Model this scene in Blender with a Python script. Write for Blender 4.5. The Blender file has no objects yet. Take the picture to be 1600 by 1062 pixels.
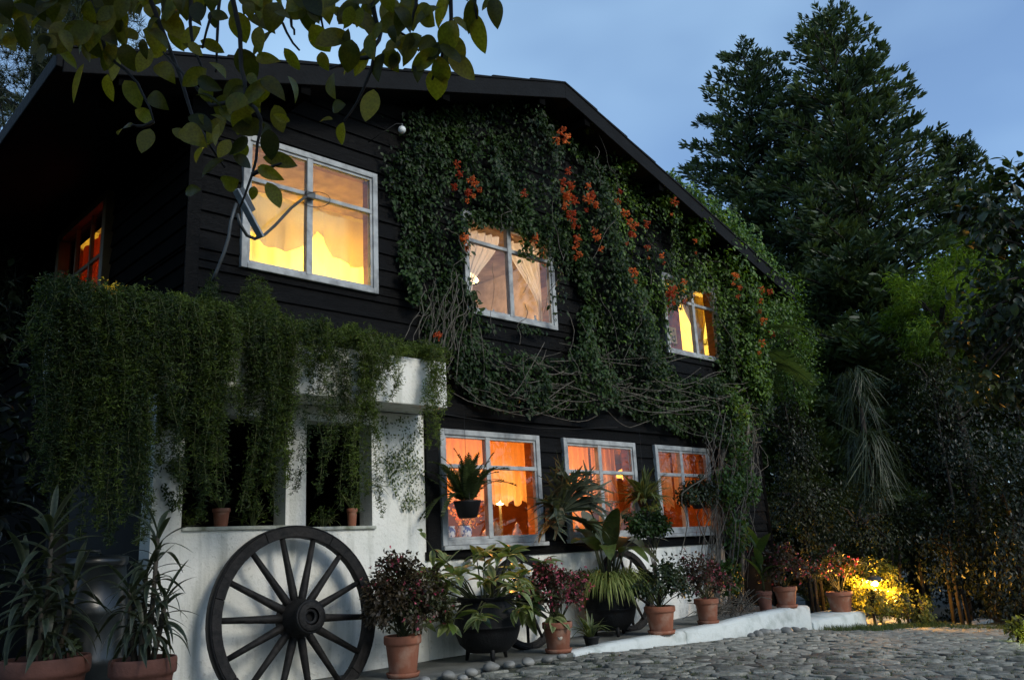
import bpy, bmesh, math, random
import numpy as np
from mathutils import Vector, Matrix, noise as mnoise

random.seed(11)
rng = np.random.default_rng(11)
scene = bpy.context.scene
COL = scene.collection

# ------------------------------------------------------------------ camera
CAM = np.array([-2.7744, -6.8, 1.0158])
YAW, PIT, ROL = math.radians(44.3134), math.radians(13.8920), math.radians(-2.9244)
FOC = 1308.19            # focal length in pixels of a 1600 px wide frame
_f = np.array([math.sin(YAW)*math.cos(PIT), math.cos(YAW)*math.cos(PIT), math.sin(PIT)])
_r0 = np.array([math.cos(YAW), -math.sin(YAW), 0.0])
_u0 = np.cross(_r0, _f)
_r = math.cos(ROL)*_r0 + math.sin(ROL)*_u0
_u = -math.sin(ROL)*_r0 + math.cos(ROL)*_u0
cam_data = bpy.data.cameras.new('camera')
cam = bpy.data.objects.new('camera', cam_data)
COL.objects.link(cam)
cam.matrix_world = Matrix(((_r[0], _u[0], -_f[0], CAM[0]), (_r[1], _u[1], -_f[1], CAM[1]),
                           (_r[2], _u[2], -_f[2], CAM[2]), (0, 0, 0, 1)))
cam_data.sensor_width = 36.0
cam_data.lens = FOC/1600*36
cam_data.clip_start = 0.05
cam_data.clip_end = 2000
scene.camera = cam

# ------------------------------------------------------------------ sky and sun
SUN_AZ = np.array([0.10, -0.995])         # horizontal direction towards the glow of the low sun
SUN_EL = math.radians(32)
world = bpy.data.worlds.new('World')
scene.world = world
world.use_nodes = True
_nt = world.node_tree
_bg = _nt.nodes['Background']
_sk = _nt.nodes.new('ShaderNodeTexSky')
_sk.sky_type = 'NISHITA'
_sk.sun_disc = False
_sk.sun_elevation = SUN_EL
_sk.sun_rotation = math.atan2(SUN_AZ[0], SUN_AZ[1])
_sk.ozone_density = 4.5
_sk.air_density = 1.0
_sk.dust_density = 1.0
# thin veils of cloud that pick up a little lavender
_tc = _nt.nodes.new('ShaderNodeTexCoord')
_mp = _nt.nodes.new('ShaderNodeMapping'); _mp.inputs['Scale'].default_value = (1.2, 1.2, 2.4)
_nz = _nt.nodes.new('ShaderNodeTexNoise'); _nz.inputs['Scale'].default_value = 1.3
_nz.inputs['Detail'].default_value = 3.5; _nz.inputs['Roughness'].default_value = .55
_cr = _nt.nodes.new('ShaderNodeValToRGB')
_cr.color_ramp.elements[0].position = .36; _cr.color_ramp.elements[0].color = (.12, .12, .12, 1)
_cr.color_ramp.elements[1].position = .68; _cr.color_ramp.elements[1].color = (.8, .8, .8, 1)
_mx = _nt.nodes.new('ShaderNodeMixRGB'); _mx.inputs[2].default_value = (2.45, 3.8, 5.3, 1)
_nt.links.new(_tc.outputs['Generated'], _mp.inputs[0]); _nt.links.new(_mp.outputs[0], _nz.inputs[0])
_nt.links.new(_nz.outputs[0], _cr.inputs[0]); _nt.links.new(_cr.outputs[0], _mx.inputs[0])
_nt.links.new(_sk.outputs[0], _mx.inputs[1]); _nt.links.new(_mx.outputs[0], _bg.inputs[0])
_bg.inputs[1].default_value = 0.1
_sd = bpy.data.lights.new('sun', 'SUN')
_sd.energy = 0.95
_sd.angle = math.radians(18)
_sd.color = (1.0, .93, .80)
sun = bpy.data.objects.new('sun', _sd)
COL.objects.link(sun)
_sv = Vector((SUN_AZ[0]*math.cos(SUN_EL), SUN_AZ[1]*math.cos(SUN_EL), math.sin(SUN_EL)))
sun.rotation_euler = _sv.to_track_quat('Z', 'Y').to_euler()
sun.location = (4, -14, 9)

scene.view_settings.view_transform = 'Standard'
scene.view_settings.look = 'None'
scene.view_settings.gamma = 1.0
scene.view_settings.exposure = 1.0
scene.view_settings.use_curve_mapping = False
scene.render.engine = 'CYCLES'
scene.cycles.use_denoising = True
scene.cycles.max_bounces = 6
scene.cycles.transparent_max_bounces = 12
scene.cycles.diffuse_bounces = 3
scene.cycles.caustics_reflective = False
scene.cycles.caustics_refractive = False
scene.cycles.sample_clamp_indirect = 4.0

# ------------------------------------------------------------------ pixels to places
def ray(x, y):
    return _f + _r*(x-800)/FOC - _u*(y-531)/FOC
def on_y(x, y, Y=0.0):                   # point of a pixel on the plane y = Y (facade)
    d = ray(x, y); return CAM + d*((Y-CAM[1])/d[1])
def on_x(x, y, X=0.0):
    d = ray(x, y); return CAM + d*((X-CAM[0])/d[0])
def on_z(x, y, Z=0.0):
    d = ray(x, y); return CAM + d*((Z-CAM[2])/d[2])
def at(x, y, dist):                      # at a depth in metres
    return CAM + ray(x, y)*dist

# ------------------------------------------------------------------ materials
def _nodes(name):
    m = bpy.data.materials.new(name); m.use_nodes = True
    nt = m.node_tree
    return m, nt, nt.nodes['Principled BSDF'], nt.nodes['Material Output']

def M(name, col, col2=None, rough=.6, scale=6, bump=0.0, bscale=30, metallic=0.0, spec=.4, detail=5,
      stretch=(1, 1, 1), lo=.35, hi=.65, rand=0.0, coat=0.0):
    m, nt, b, out = _nodes(name)
    L = nt.links
    tc = nt.nodes.new('ShaderNodeTexCoord'); mp = nt.nodes.new('ShaderNodeMapping')
    mp.inputs['Scale'].default_value = stretch
    L.new(tc.outputs['Object'], mp.inputs[0])
    nz = nt.nodes.new('ShaderNodeTexNoise'); nz.inputs['Scale'].default_value = scale
    nz.inputs['Detail'].default_value = detail
    L.new(mp.outputs[0], nz.inputs[0])
    cr = nt.nodes.new('ShaderNodeValToRGB')
    c2 = col2 if col2 else tuple(c*.6 for c in col)
    cr.color_ramp.elements[0].position = lo; cr.color_ramp.elements[0].color = (*c2, 1)
    cr.color_ramp.elements[1].position = hi; cr.color_ramp.elements[1].color = (*col, 1)
    L.new(nz.outputs[0], cr.inputs[0])
    src = cr.outputs[0]
    if rand:
        oi = nt.nodes.new('ShaderNodeObjectInfo')
        hs = nt.nodes.new('ShaderNodeHueSaturation')
        mr = nt.nodes.new('ShaderNodeMapRange')
        mr.inputs[3].default_value = 1-rand; mr.inputs[4].default_value = 1+rand
        L.new(oi.outputs['Random'], mr.inputs[0]); L.new(mr.outputs[0], hs.inputs['Value'])
        L.new(src, hs.inputs['Color']); src = hs.outputs[0]
    L.new(src, b.inputs['Base Color'])
    b.inputs['Roughness'].default_value = rough
    b.inputs['Metallic'].default_value = metallic
    b.inputs['Specular IOR Level'].default_value = spec
    if coat: b.inputs['Coat Weight'].default_value = coat
    if bump:
        n2 = nt.nodes.new('ShaderNodeTexNoise'); n2.inputs['Scale'].default_value = bscale
        n2.inputs['Detail'].default_value = 6
        L.new(mp.outputs[0], n2.inputs[0])
        bp = nt.nodes.new('ShaderNodeBump'); bp.inputs['Strength'].default_value = bump
        bp.inputs['Distance'].default_value = .02
        L.new(n2.outputs[0], bp.inputs['Height']); L.new(bp.outputs[0], b.inputs['Normal'])
    return m

def PLASTER(name, base, blot, stain, streak=1.0):
    """old limewash: cloudy patches, rain streaks running down, speckles of mould"""
    m, nt, b, out = _nodes(name)
    L = nt.links
    tc = nt.nodes.new('ShaderNodeTexCoord')
    def noise(scale, stretch, detail=8, lo=.4, hi=.7, rough=.6):
        mp = nt.nodes.new('ShaderNodeMapping'); mp.inputs['Scale'].default_value = stretch
        L.new(tc.outputs['Object'], mp.inputs[0])
        n = nt.nodes.new('ShaderNodeTexNoise'); n.inputs['Scale'].default_value = scale; n.inputs['Detail'].default_value = detail
        n.inputs['Roughness'].default_value = rough
        L.new(mp.outputs[0], n.inputs[0])
        r = nt.nodes.new('ShaderNodeMapRange'); r.inputs[1].default_value = lo; r.inputs[2].default_value = hi
        L.new(n.outputs[0], r.inputs[0]); return r.outputs[0], n.outputs[0]
    def mix(fac, a, col, amt):
        mu = nt.nodes.new('ShaderNodeMath'); mu.operation = 'MULTIPLY'; mu.inputs[1].default_value = amt
        L.new(fac, mu.inputs[0])
        mx = nt.nodes.new('ShaderNodeMixRGB'); L.new(mu.outputs[0], mx.inputs[0]); mx.inputs[2].default_value = (*col, 1)
        if isinstance(a, tuple): mx.inputs[1].default_value = (*a, 1)
        else: L.new(a, mx.inputs[1])
        return mx.outputs[0]
    f1, _ = noise(1.6, (1, 1, 1), 8, .38, .68); f2, _ = noise(5.0, (1.6, 1.6, .12), 6, .52, .74); f3, r3 = noise(34, (1, 1, 1), 6, .60, .74); f4, _ = noise(3.2, (1, 1, .5), 9, .55, .66, .75)
    c = mix(f1, base, blot, .75); c = mix(f2, c, stain, .55*streak); c = mix(f3, c, stain, .5); c = mix(f4, c, stain, .35*streak)
    L.new(c, b.inputs['Base Color']); b.inputs['Roughness'].default_value = .88; b.inputs['Specular IOR Level'].default_value = .25
    bp = nt.nodes.new('ShaderNodeBump'); bp.inputs['Strength'].default_value = .5; bp.inputs['Distance'].default_value = .015
    L.new(r3, bp.inputs['Height']); L.new(bp.outputs[0], b.inputs['Normal'])
    return m

def LEAF(name, dark, light, trans=.35, rough=.45, obj=False, edge=None, spec=.35, tcol=None):
    """leaf: diffuse/gloss + light shining through; the shade of green differs from leaf to leaf"""
    m, nt, b, out = _nodes(name)
    L = nt.links
    if obj:
        src = nt.nodes.new('ShaderNodeObjectInfo').outputs['Random']
    else:
        a = nt.nodes.new('ShaderNodeAttribute'); a.attribute_name = 'var'; src = a.outputs['Fac']
    cr = nt.nodes.new('ShaderNodeValToRGB')
    cr.color_ramp.elements[0].color = (*dark, 1); cr.color_ramp.elements[1].color = (*light, 1)
    L.new(src, cr.inputs[0])
    col = cr.outputs[0]
    if edge:                               # pale margin / midrib stripe carried by the attribute 'rim'
        a2 = nt.nodes.new('ShaderNodeAttribute'); a2.attribute_name = 'rim'
        mx = nt.nodes.new('ShaderNodeMixRGB'); mx.inputs[2].default_value = (*edge, 1)
        L.new(a2.outputs['Fac'], mx.inputs[0]); L.new(col, mx.inputs[1]); col = mx.outputs[0]
    tc = nt.nodes.new('ShaderNodeTexCoord'); nz = nt.nodes.new('ShaderNodeTexNoise')
    nz.inputs['Scale'].default_value = 14
    L.new(tc.outputs['Object'], nz.inputs[0])
    mr = nt.nodes.new('ShaderNodeMapRange'); mr.inputs[1].default_value = .3; mr.inputs[2].default_value = .7
    mr.inputs[3].default_value = .7; mr.inputs[4].default_value = 1.25
    L.new(nz.outputs[0], mr.inputs[0])
    mu = nt.nodes.new('ShaderNodeMixRGB'); mu.blend_type = 'MULTIPLY'; mu.inputs[0].default_value = 1
    L.new(col, mu.inputs[1]); L.new(mr.outputs[0], mu.inputs[2]); col = mu.outputs[0]
    L.new(col, b.inputs['Base Color'])
    b.inputs['Roughness'].default_value = rough
    b.inputs['Specular IOR Level'].default_value = spec
    if trans:
        t = nt.nodes.new('ShaderNodeBsdfTranslucent')
        g = nt.nodes.new('ShaderNodeMixRGB'); g.blend_type = 'MULTIPLY'; g.inputs[0].default_value = 1
        g.inputs[2].default_value = (*(tcol or (1.6, 1.5, .5)), 1)
        L.new(col, g.inputs[1]); L.new(g.outputs[0], t.inputs[0])
        ms = nt.nodes.new('ShaderNodeMixShader'); ms.inputs[0].default_value = trans
        L.new(b.outputs[0], ms.inputs[1]); L.new(t.outputs[0], ms.inputs[2])
        L.new(ms.outputs[0], out.inputs[0])
    return m

def GLASS(name, tint=(1, 1, 1), refl=1.0, rough=.01):
    m, nt, b, out = _nodes(name)
    L = nt.links
    nt.nodes.remove(b)
    t = nt.nodes.new('ShaderNodeBsdfTransparent'); t.inputs[0].default_value = (*tint, 1)
    g = nt.nodes.new('ShaderNodeBsdfGlossy'); g.inputs['Roughness'].default_value = rough
    g.inputs[0].default_value = (refl, refl, refl, 1)
    tc = nt.nodes.new('ShaderNodeTexCoord'); nz = nt.nodes.new('ShaderNodeTexNoise')
    nz.inputs['Scale'].default_value = 2.2
    L.new(tc.outputs['Object'], nz.inputs[0])
    bp = nt.nodes.new('ShaderNodeBump'); bp.inputs['Strength'].default_value = .06; bp.inputs['Distance'].default_value = .02
    L.new(nz.outputs[0], bp.inputs['Height']); L.new(bp.outputs[0], g.inputs['Normal'])
    f = nt.nodes.new('ShaderNodeFresnel'); f.inputs[0].default_value = 1.6
    ms = nt.nodes.new('ShaderNodeMixShader')
    ge = nt.nodes.new('ShaderNodeNewGeometry')          # the far face of the pane only lets light through
    mm = nt.nodes.new('ShaderNodeMath'); mm.operation = 'SUBTRACT'; mm.use_clamp = True
    L.new(f.outputs[0], mm.inputs[0]); L.new(ge.outputs['Backfacing'], mm.inputs[1])
    L.new(mm.outputs[0], ms.inputs[0]); L.new(t.outputs[0], ms.inputs[1]); L.new(g.outputs[0], ms.inputs[2])
    L.new(ms.outputs[0], out.inputs[0])
    return m

def CLOTH(name, col, trans=.5, sheer=0.0, wscale=150):
    m, nt, b, out = _nodes(name)
    L = nt.links
    b.inputs['Base Color'].default_value = (*col, 1); b.inputs['Roughness'].default_value = .9
    tc = nt.nodes.new('ShaderNodeTexCoord'); nz = nt.nodes.new('ShaderNodeTexNoise')
    nz.inputs['Scale'].default_value = wscale
    L.new(tc.outputs['Object'], nz.inputs[0])
    mr = nt.nodes.new('ShaderNodeMapRange'); mr.inputs[1].default_value = .3; mr.inputs[2].default_value = .7
    mr.inputs[3].default_value = .88; mr.inputs[4].default_value = 1.05
    L.new(nz.outputs[0], mr.inputs[0])
    mu = nt.nodes.new('ShaderNodeMixRGB'); mu.blend_type = 'MULTIPLY'; mu.inputs[0].default_value = 1
    mu.inputs[1].default_value = (*col, 1); L.new(mr.outputs[0], mu.inputs[2])
    L.new(mu.outputs[0], b.inputs['Base Color'])
    t = nt.nodes.new('ShaderNodeBsdfTranslucent'); L.new(mu.outputs[0], t.inputs[0])
    ms = nt.nodes.new('ShaderNodeMixShader'); ms.inputs[0].default_value = trans
    L.new(b.outputs[0], ms.inputs[1]); L.new(t.outputs[0], ms.inputs[2])
    last = ms.outputs[0]
    if sheer:
        tr = nt.nodes.new('ShaderNodeBsdfTransparent')
        m2 = nt.nodes.new('ShaderNodeMixShader'); m2.inputs[0].default_value = sheer
        L.new(last, m2.inputs[1]); L.new(tr.outputs[0], m2.inputs[2]); last = m2.outputs[0]
    L.new(last, out.inputs[0])
    return m

def GLOW(name, col, strength):
    m, nt, b, out = _nodes(name)
    b.inputs['Base Color'].default_value = (*col, 1)
    b.inputs['Emission Color'].default_value = (*col, 1)
    b.inputs['Emission Strength'].default_value = strength
    return m

# ------------------------------------------------------------------ objects
def tag(o, label=None, cat=None, group=None, kind=None):
    if label: o['label'] = label
    if cat: o['category'] = cat
    if group: o['group'] = group
    if kind: o['kind'] = kind
    return o

def thing(name, label, cat, loc=(0, 0, 0), rz=0.0, group=None):
    o = bpy.data.objects.new(name, None); COL.objects.link(o)
    o.empty_display_size = .1
    o.location = loc; o.rotation_euler = (0, 0, rz)
    return tag(o, label, cat, group)

def link(name, me, mat=None, parent=None, kind=None, loc=None, rot=None, scale=None):
    if mat is not None and not me.materials: me.materials.append(mat)
    o = bpy.data.objects.new(name, me); COL.objects.link(o)
    if parent is not None: o.parent = parent
    if kind: o['kind'] = kind
    if loc is not None: o.location = loc
    if rot is not None: o.rotation_euler = rot
    if scale is not None: o.scale = (scale,)*3 if isinstance(scale, (int, float)) else scale
    return o

def link_m(name, me, mat, parent, mw):
    o = link(name, me, mat, parent)
    o.matrix_basis = mw
    return o

class MB:
    def __init__(s): s.v = []; s.f = []; s.sm = []
    def add(s, vs, fs, smooth=False):
        n = len(s.v); s.v += [tuple(v) for v in vs]
        s.f += [tuple(i+n for i in f) for f in fs]; s.sm += [smooth]*len(fs)
        return s
    def box(s, a, b):
        x0, y0, z0 = a; x1, y1, z1 = b
        return s.add([(x0, y0, z0), (x1, y0, z0), (x1, y1, z0), (x0, y1, z0), (x0, y0, z1), (x1, y0, z1), (x1, y1, z1), (x0, y1, z1)],
                     [(0, 3, 2, 1), (4, 5, 6, 7), (0, 1, 5, 4), (1, 2, 6, 5), (2, 3, 7, 6), (3, 0, 4, 7)])
    def hexa(s, p):      # 8 points: bottom ring then top ring
        return s.add(p, [(0, 3, 2, 1), (4, 5, 6, 7), (0, 1, 5, 4), (1, 2, 6, 5), (2, 3, 7, 6), (3, 0, 4, 7)])
    def tube(s, pts, rad, n=6, cap=True):
        pts = [Vector(p) for p in pts]; k = len(pts)
        if isinstance(rad, (int, float)): rad = [rad]*k
        vs = []; prev = None
        for i, p in enumerate(pts):
            t = (pts[min(i+1, k-1)]-pts[max(i-1, 0)])
            t = t.normalized() if t.length > 1e-9 else Vector((0, 0, 1))
            if prev is None:
                a = t.cross(Vector((0, 0, 1)));  a = a if a.length > .05 else t.cross(Vector((1, 0, 0)))
            else:
                a = prev - t*prev.dot(t)
                if a.length < 1e-4: a = t.cross(Vector((1, .3, 0)))
            a.normalize(); prev = a; bb = t.cross(a)
            for j in range(n):
                w = 2*math.pi*j/n
                vs.append(p+(a*math.cos(w)+bb*math.sin(w))*rad[i])
        fs = [(i*n+j, i*n+(j+1) % n, (i+1)*n+(j+1) % n, (i+1)*n+j) for i in range(k-1) for j in range(n)]
        if cap: fs += [tuple(reversed(range(n))), tuple(range((k-1)*n, k*n))]
        return s.add(vs, fs, True)
    def lathe(s, prof, n=24, c=(0, 0, 0), cap=True, smooth=True):
        vs = [(c[0]+r*math.cos(2*math.pi*j/n), c[1]+r*math.sin(2*math.pi*j/n), c[2]+z) for r, z in prof for j in range(n)]
        k = len(prof)
        fs = [(i*n+j, i*n+(j+1) % n, (i+1)*n+(j+1) % n, (i+1)*n+j) for i in range(k-1) for j in range(n)]
        if cap: fs += [tuple(reversed(range(n))), tuple(range((k-1)*n, k*n))]
        return s.add(vs, fs, smooth)
    def ball(s, c, r, n=8, m=6):
        rx, ry, rz = (r, r, r) if isinstance(r, (int, float)) else r
        vs = []; fs = []
        for i in range(m+1):
            a = math.pi*i/m
            for j in range(n):
                w = 2*math.pi*j/n
                vs.append((c[0]+rx*math.sin(a)*math.cos(w), c[1]+ry*math.sin(a)*math.sin(w), c[2]-rz*math.cos(a)))
        for i in range(m):
            for j in range(n): fs.append((i*n+j, i*n+(j+1) % n, (i+1)*n+(j+1) % n, (i+1)*n+j))
        return s.add(vs, fs, True)
    def mesh(s, name):
        me = bpy.data.meshes.new(name); me.from_pydata(s.v, [], s.f)
        me.polygons.foreach_set('use_smooth', s.sm); me.update()
        return me
    def build(s, name, mat, parent=None, kind=None, bevel=0.0, loc=None, rot=None):
        o = link(name, s.mesh(name), mat, parent, kind, loc, rot)
        if bevel:
            md = o.modifiers.new('bevel', 'BEVEL'); md.width = bevel; md.segments = 2; md.limit_method = 'ANGLE'
        return o

def fix_normals(me):
    bm = bmesh.new(); bm.from_mesh(me); bmesh.ops.recalc_face_normals(bm, faces=bm.faces); bm.to_mesh(me); bm.free()

# ---- leaf clouds: many small leaves in one mesh ------------------------------------------
# template: verts (along, across, up), faces
T_KITE = (np.array([(0, 0, 0), (.42, .5, .1), (1, 0, -.06), (.42, -.5, .1)], float), [(0, 1, 2), (0, 2, 3)])
T_OVATE = (np.array([(0, 0, 0), (.38, 0, .02), (.72, 0, -.02), (1.0, 0, -.14),
                     (.2, .34, .07), (.5, .5, .09), (.8, .28, .0), (.2, -.34, .07), (.5, -.5, .09), (.8, -.28, .0)], float),
           [(0, 1, 5, 4), (1, 2, 6, 5), (2, 3, 6), (0, 7, 8, 1), (1, 8, 9, 2), (2, 9, 3)])
T_FOLD = (np.array([(0, 0, 0), (.5, 0, -.03), (1, 0, -.12), (.42, .5, .08), (.42, -.5, .08)], float), [(0, 1, 3), (1, 2, 3), (0, 4, 1), (1, 4, 2)])
T_NEEDLE = (np.array([(0, -.5, 0), (0, .5, 0), (1, 0, 0)], float), [(0, 1, 2)])
T_STRAP = (np.array([(0, -.3, 0), (0, .3, 0), (.35, .5, .10), (.35, -.5, .10), (.7, .42, .02), (.7, -.42, .02), (1, 0, -.22)], float),
           [(0, 1, 2, 3), (3, 2, 4, 5), (5, 4, 6)])

def _unit(a):
    return a/np.maximum(np.linalg.norm(a, axis=1, keepdims=True), 1e-9)

def cloud(name, P, D, N, size, width, T, mat, parent=None, var=None, kind='stuff', rim=None):
    """P positions, D leaf directions, N rough normals, size lengths, width = breadth/length"""
    P = np.asarray(P, float); n = len(P)
    D = _unit(np.asarray(D, float)); N = np.asarray(N, float)
    S = _unit(np.cross(N, D)+1e-6); N = np.cross(D, S)
    size = np.broadcast_to(np.asarray(size, float), (n,)); width = np.broadcast_to(np.asarray(width, float), (n,))
    tv, tf = T; k = len(tv)
    V = (P[:, None, :] + size[:, None, None]*(tv[None, :, 0:1]*D[:, None, :] + (tv[None, :, 1:2]*width[:, None, None])*S[:, None, :]
         + tv[None, :, 2:3]*N[:, None, :])).reshape(-1, 3)
    tot = np.concatenate([np.array(f) for f in tf]); ls = np.array([len(f) for f in tf])
    loops = (np.arange(n)[:, None]*k + tot[None, :]).reshape(-1)
    starts0 = np.concatenate([[0], np.cumsum(ls)[:-1]])
    starts = (np.arange(n)[:, None]*len(tot) + starts0[None, :]).reshape(-1)
    me = bpy.data.meshes.new(name)
    me.vertices.add(len(V)); me.vertices.foreach_set('co', V.astype(np.float32).ravel())
    me.loops.add(len(loops)); me.loops.foreach_set('vertex_index', loops.astype(np.int32))
    me.polygons.add(len(starts)); me.polygons.foreach_set('loop_start', starts.astype(np.int32))
    me.polygons.foreach_set('loop_total', np.tile(ls, n).astype(np.int32))
    me.update(calc_edges=True)
    at_ = me.attributes.new('var', 'FLOAT', 'POINT')
    vv = rng.random(n) if var is None else np.clip(var, 0, 1)
    at_.data.foreach_set('value', np.repeat(vv, k).astype(np.float32))
    if rim is not None:
        ar = me.attributes.new('rim', 'FLOAT', 'POINT'); ar.data.foreach_set('value', np.tile(np.asarray(rim), n).astype(np.float32))
    return link(name, me, mat, parent, kind)

def rdir(n):
    return _unit(rng.normal(size=(n, 3)))

def blade_mesh(name, L=1.0, W=.12, droop=.5, n=7, fold=.25, shape='strap', rise=0.0, wave=0.0):
    """one long leaf along +X, arching down, folded along its midrib; attribute rim = 1 on the margin"""
    vs = []; fs = []; rim = []
    for i in range(n+1):
        t = i/n
        if shape == 'strap': w = W*(.45+.55*math.sin(min(1, t*2.2)*math.pi/2))*(1-max(0, (t-.45)/.55)**2.2)
        elif shape == 'ovate': w = W*(math.sin(math.pi*t**.85)**.8 if 0 < t < 1 else 0)
        else: w = W*(math.sin(math.pi*t**.7)**.55 if 0 < t < 1 else 0)
        a = rise - droop*t
        x = L*(t - .16*abs(droop)*t*t); z = L*(rise*t - droop*t*t*.75) + wave*math.sin(t*9)
        w = max(w, .003)
        vs += [(x, w, z+fold*w), (x, 0, z), (x, -w, z+fold*w)]; rim += [1, 0, 1]
        if i:
            b = (i-1)*3; fs += [(b, b+1, b+4, b+3), (b+1, b+2, b+5, b+4)]
    me = bpy.data.meshes.new(name); me.from_pydata(vs, [], fs)
    me.polygons.foreach_set('use_smooth', [True]*len(fs))
    ar = me.attributes.new('rim', 'FLOAT', 'POINT'); ar.data.foreach_set('value', rim)
    me.update()
    return me

def aim(p, d, up=(0, 0, 1), s=1.0, roll=0.0):
    """matrix that puts local +X along d, local +Z near up, at p"""
    d = Vector(d).normalized(); up = Vector(up)
    y = up.cross(d)
    if y.length < 1e-3: y = Vector((1, .2, 0)).cross(d)
    y.normalize(); z = d.cross(y)
    m = Matrix((d, y, z)).transposed().to_4x4()
    m = m @ Matrix.Rotation(roll, 4, 'X') @ Matrix.Scale(s, 4)
    m.translation = Vector(p)
    return m
# ------------------------------------------------------------------ materials of the place
m_plank = M('black_stained_plank', (.0042, .0045, .0050), (.002, .002, .002), rough=.5, scale=3, stretch=(1, 1, 14), bump=.5, bscale=18, rand=.45, spec=.10)
m_core = M('dark_timber', (.004, .004, .004), rough=.95, spec=.02)
m_roofm = M('dark_roofing', (.006, .007, .008), rough=.8, spec=.15, scale=4, bump=.4, bscale=25)
m_plaster = PLASTER('limewashed_plaster', (.84, .84, .79), (.66, .68, .63), (.27, .29, .24))
m_slab = PLASTER('painted_concrete_ledge', (.84, .84, .79), (.64, .66, .60), (.22, .25, .18), 1.2)
m_frame = M('weathered_white_paint', (.40, .42, .42), (.20, .21, .215), rough=.6, scale=9, lo=.3, hi=.6, bump=.15, bscale=60)
m_darkframe = M('dark_varnished_frame', (.10, .06, .02), rough=.5)
m_jamb = M('orange_varnished_jamb', (.42, .17, .05), rough=.5, scale=4, stretch=(1, 1, 8))
m_glass = GLASS('window_glass', (.96, .96, .96))
m_room_o = M('ochre_room_wall', (.30, .12, .04), (.22, .08, .025), rough=.9)
m_room_y = M('yellow_room_wall', (.72, .60, .22), (.65, .50, .16), rough=.9)
m_room_r = M('rose_papered_wall', (.42, .14, .10), (.30, .07, .05), rough=.9, scale=7, lo=.42, hi=.55)
m_ceil = M('room_ceiling', (.55, .42, .30), rough=.9)
m_floor = M('room_floor', (.14, .07, .03), rough=.6)
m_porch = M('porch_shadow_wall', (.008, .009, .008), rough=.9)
m_stone_sill = M('mossy_sill', (.55, .57, .52), (.16, .18, .13), rough=.9, scale=7, bump=.4)

# ------------------------------------------------------------------ the house
HX1 = 9.16; PKX = 4.58; PKZ = 6.75; SL = .325
def roof_top(x): return PKZ - SL*abs(x-PKX)

house = thing('timber_house', 'two-storey black timber gabled house with white plaster base and lit windows', 'house', (0, 0, 0))

def px_rect(x0, y0, x1, y1):
    a = on_y(x0, y0); b = on_y(x1, y1)
    return (a[0], b[2], b[0], a[2])
# window openings on the facade: x0, z0, x1, z1, vertical bar, horizontal bar
WIN = [dict(r=(.47, 3.575, 1.955, 4.895), vx=on_y(480, 340)[0], hz=on_y(586, 336)[2]),
       dict(r=(3.13, 3.575, 4.615, 4.80), vx=on_y(793, 420)[0], hz=on_y(859, 412)[2]),
       dict(r=(6.90, 3.585, 8.31, 4.79), vx=on_y(1083, 520)[0], hz=on_y(1116, 487)[2]),
       dict(r=(2.70, 1.065, 4.17, 2.255), vx=on_y(760, 760)[0], hz=on_y(833, 733)[2]),
       dict(r=(4.58, 1.075, 5.95, 2.255), vx=on_y(936, 760)[0], hz=on_y(990, 740)[2]),
       dict(r=(6.37, 1.09, 7.66, 2.255), vx=on_y(1064, 760)[0], hz=on_y(1110, 744)[2])]

def grid_rects(x0, x1, z0, z1, holes):
    xs = sorted({x0, x1, *[v for h in holes for v in (h[0], h[2]) if x0 < v < x1]})
    zs = sorted({z0, z1, *[v for h in holes for v in (h[1], h[3]) if z0 < v < z1]})
    out = []
    for za, zb in zip(zs, zs[1:]):
        run = None
        for xa, xb in zip(xs, xs[1:]):
            cx, cz = (xa+xb)/2, (za+zb)/2
            if any(h[0] < cx < h[2] and h[1] < cz < h[3] for h in holes):
                if run: out.append(run); run = None
            else:
                run = (run[0], za, xb, zb) if run else (xa, za, xb, zb)
        if run: out.append(run)
    return out

# core behind the boards
mb = MB()
for (xa, za, xb, zb) in grid_rects(0, HX1, 2.45, 5.0, [w['r'] for w in WIN[:3]]): mb.box((xa, .022, za), (xb, .14, zb))
for (xa, za, xb, zb) in grid_rects(2.53, HX1, .9, 2.45, [w['r'] for w in WIN[3:]]): mb.box((xa, .022, za), (xb, .14, zb))
g = [(0, 5.0), (HX1, 5.0), (HX1, roof_top(HX1)-.12), (PKX, PKZ-.12), (0, roof_top(0)-.12)]
mb.add([(x, .022, z) for x, z in g]+[(x, .14, z) for x, z in g],
       [(0, 1, 2, 3, 4), (9, 8, 7, 6, 5)]+[(i, (i+1) % 5+0, (i+1) % 5+5, i+5) for i in range(5)])
front_wall = mb.build('front_wall', m_core, house)

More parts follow.
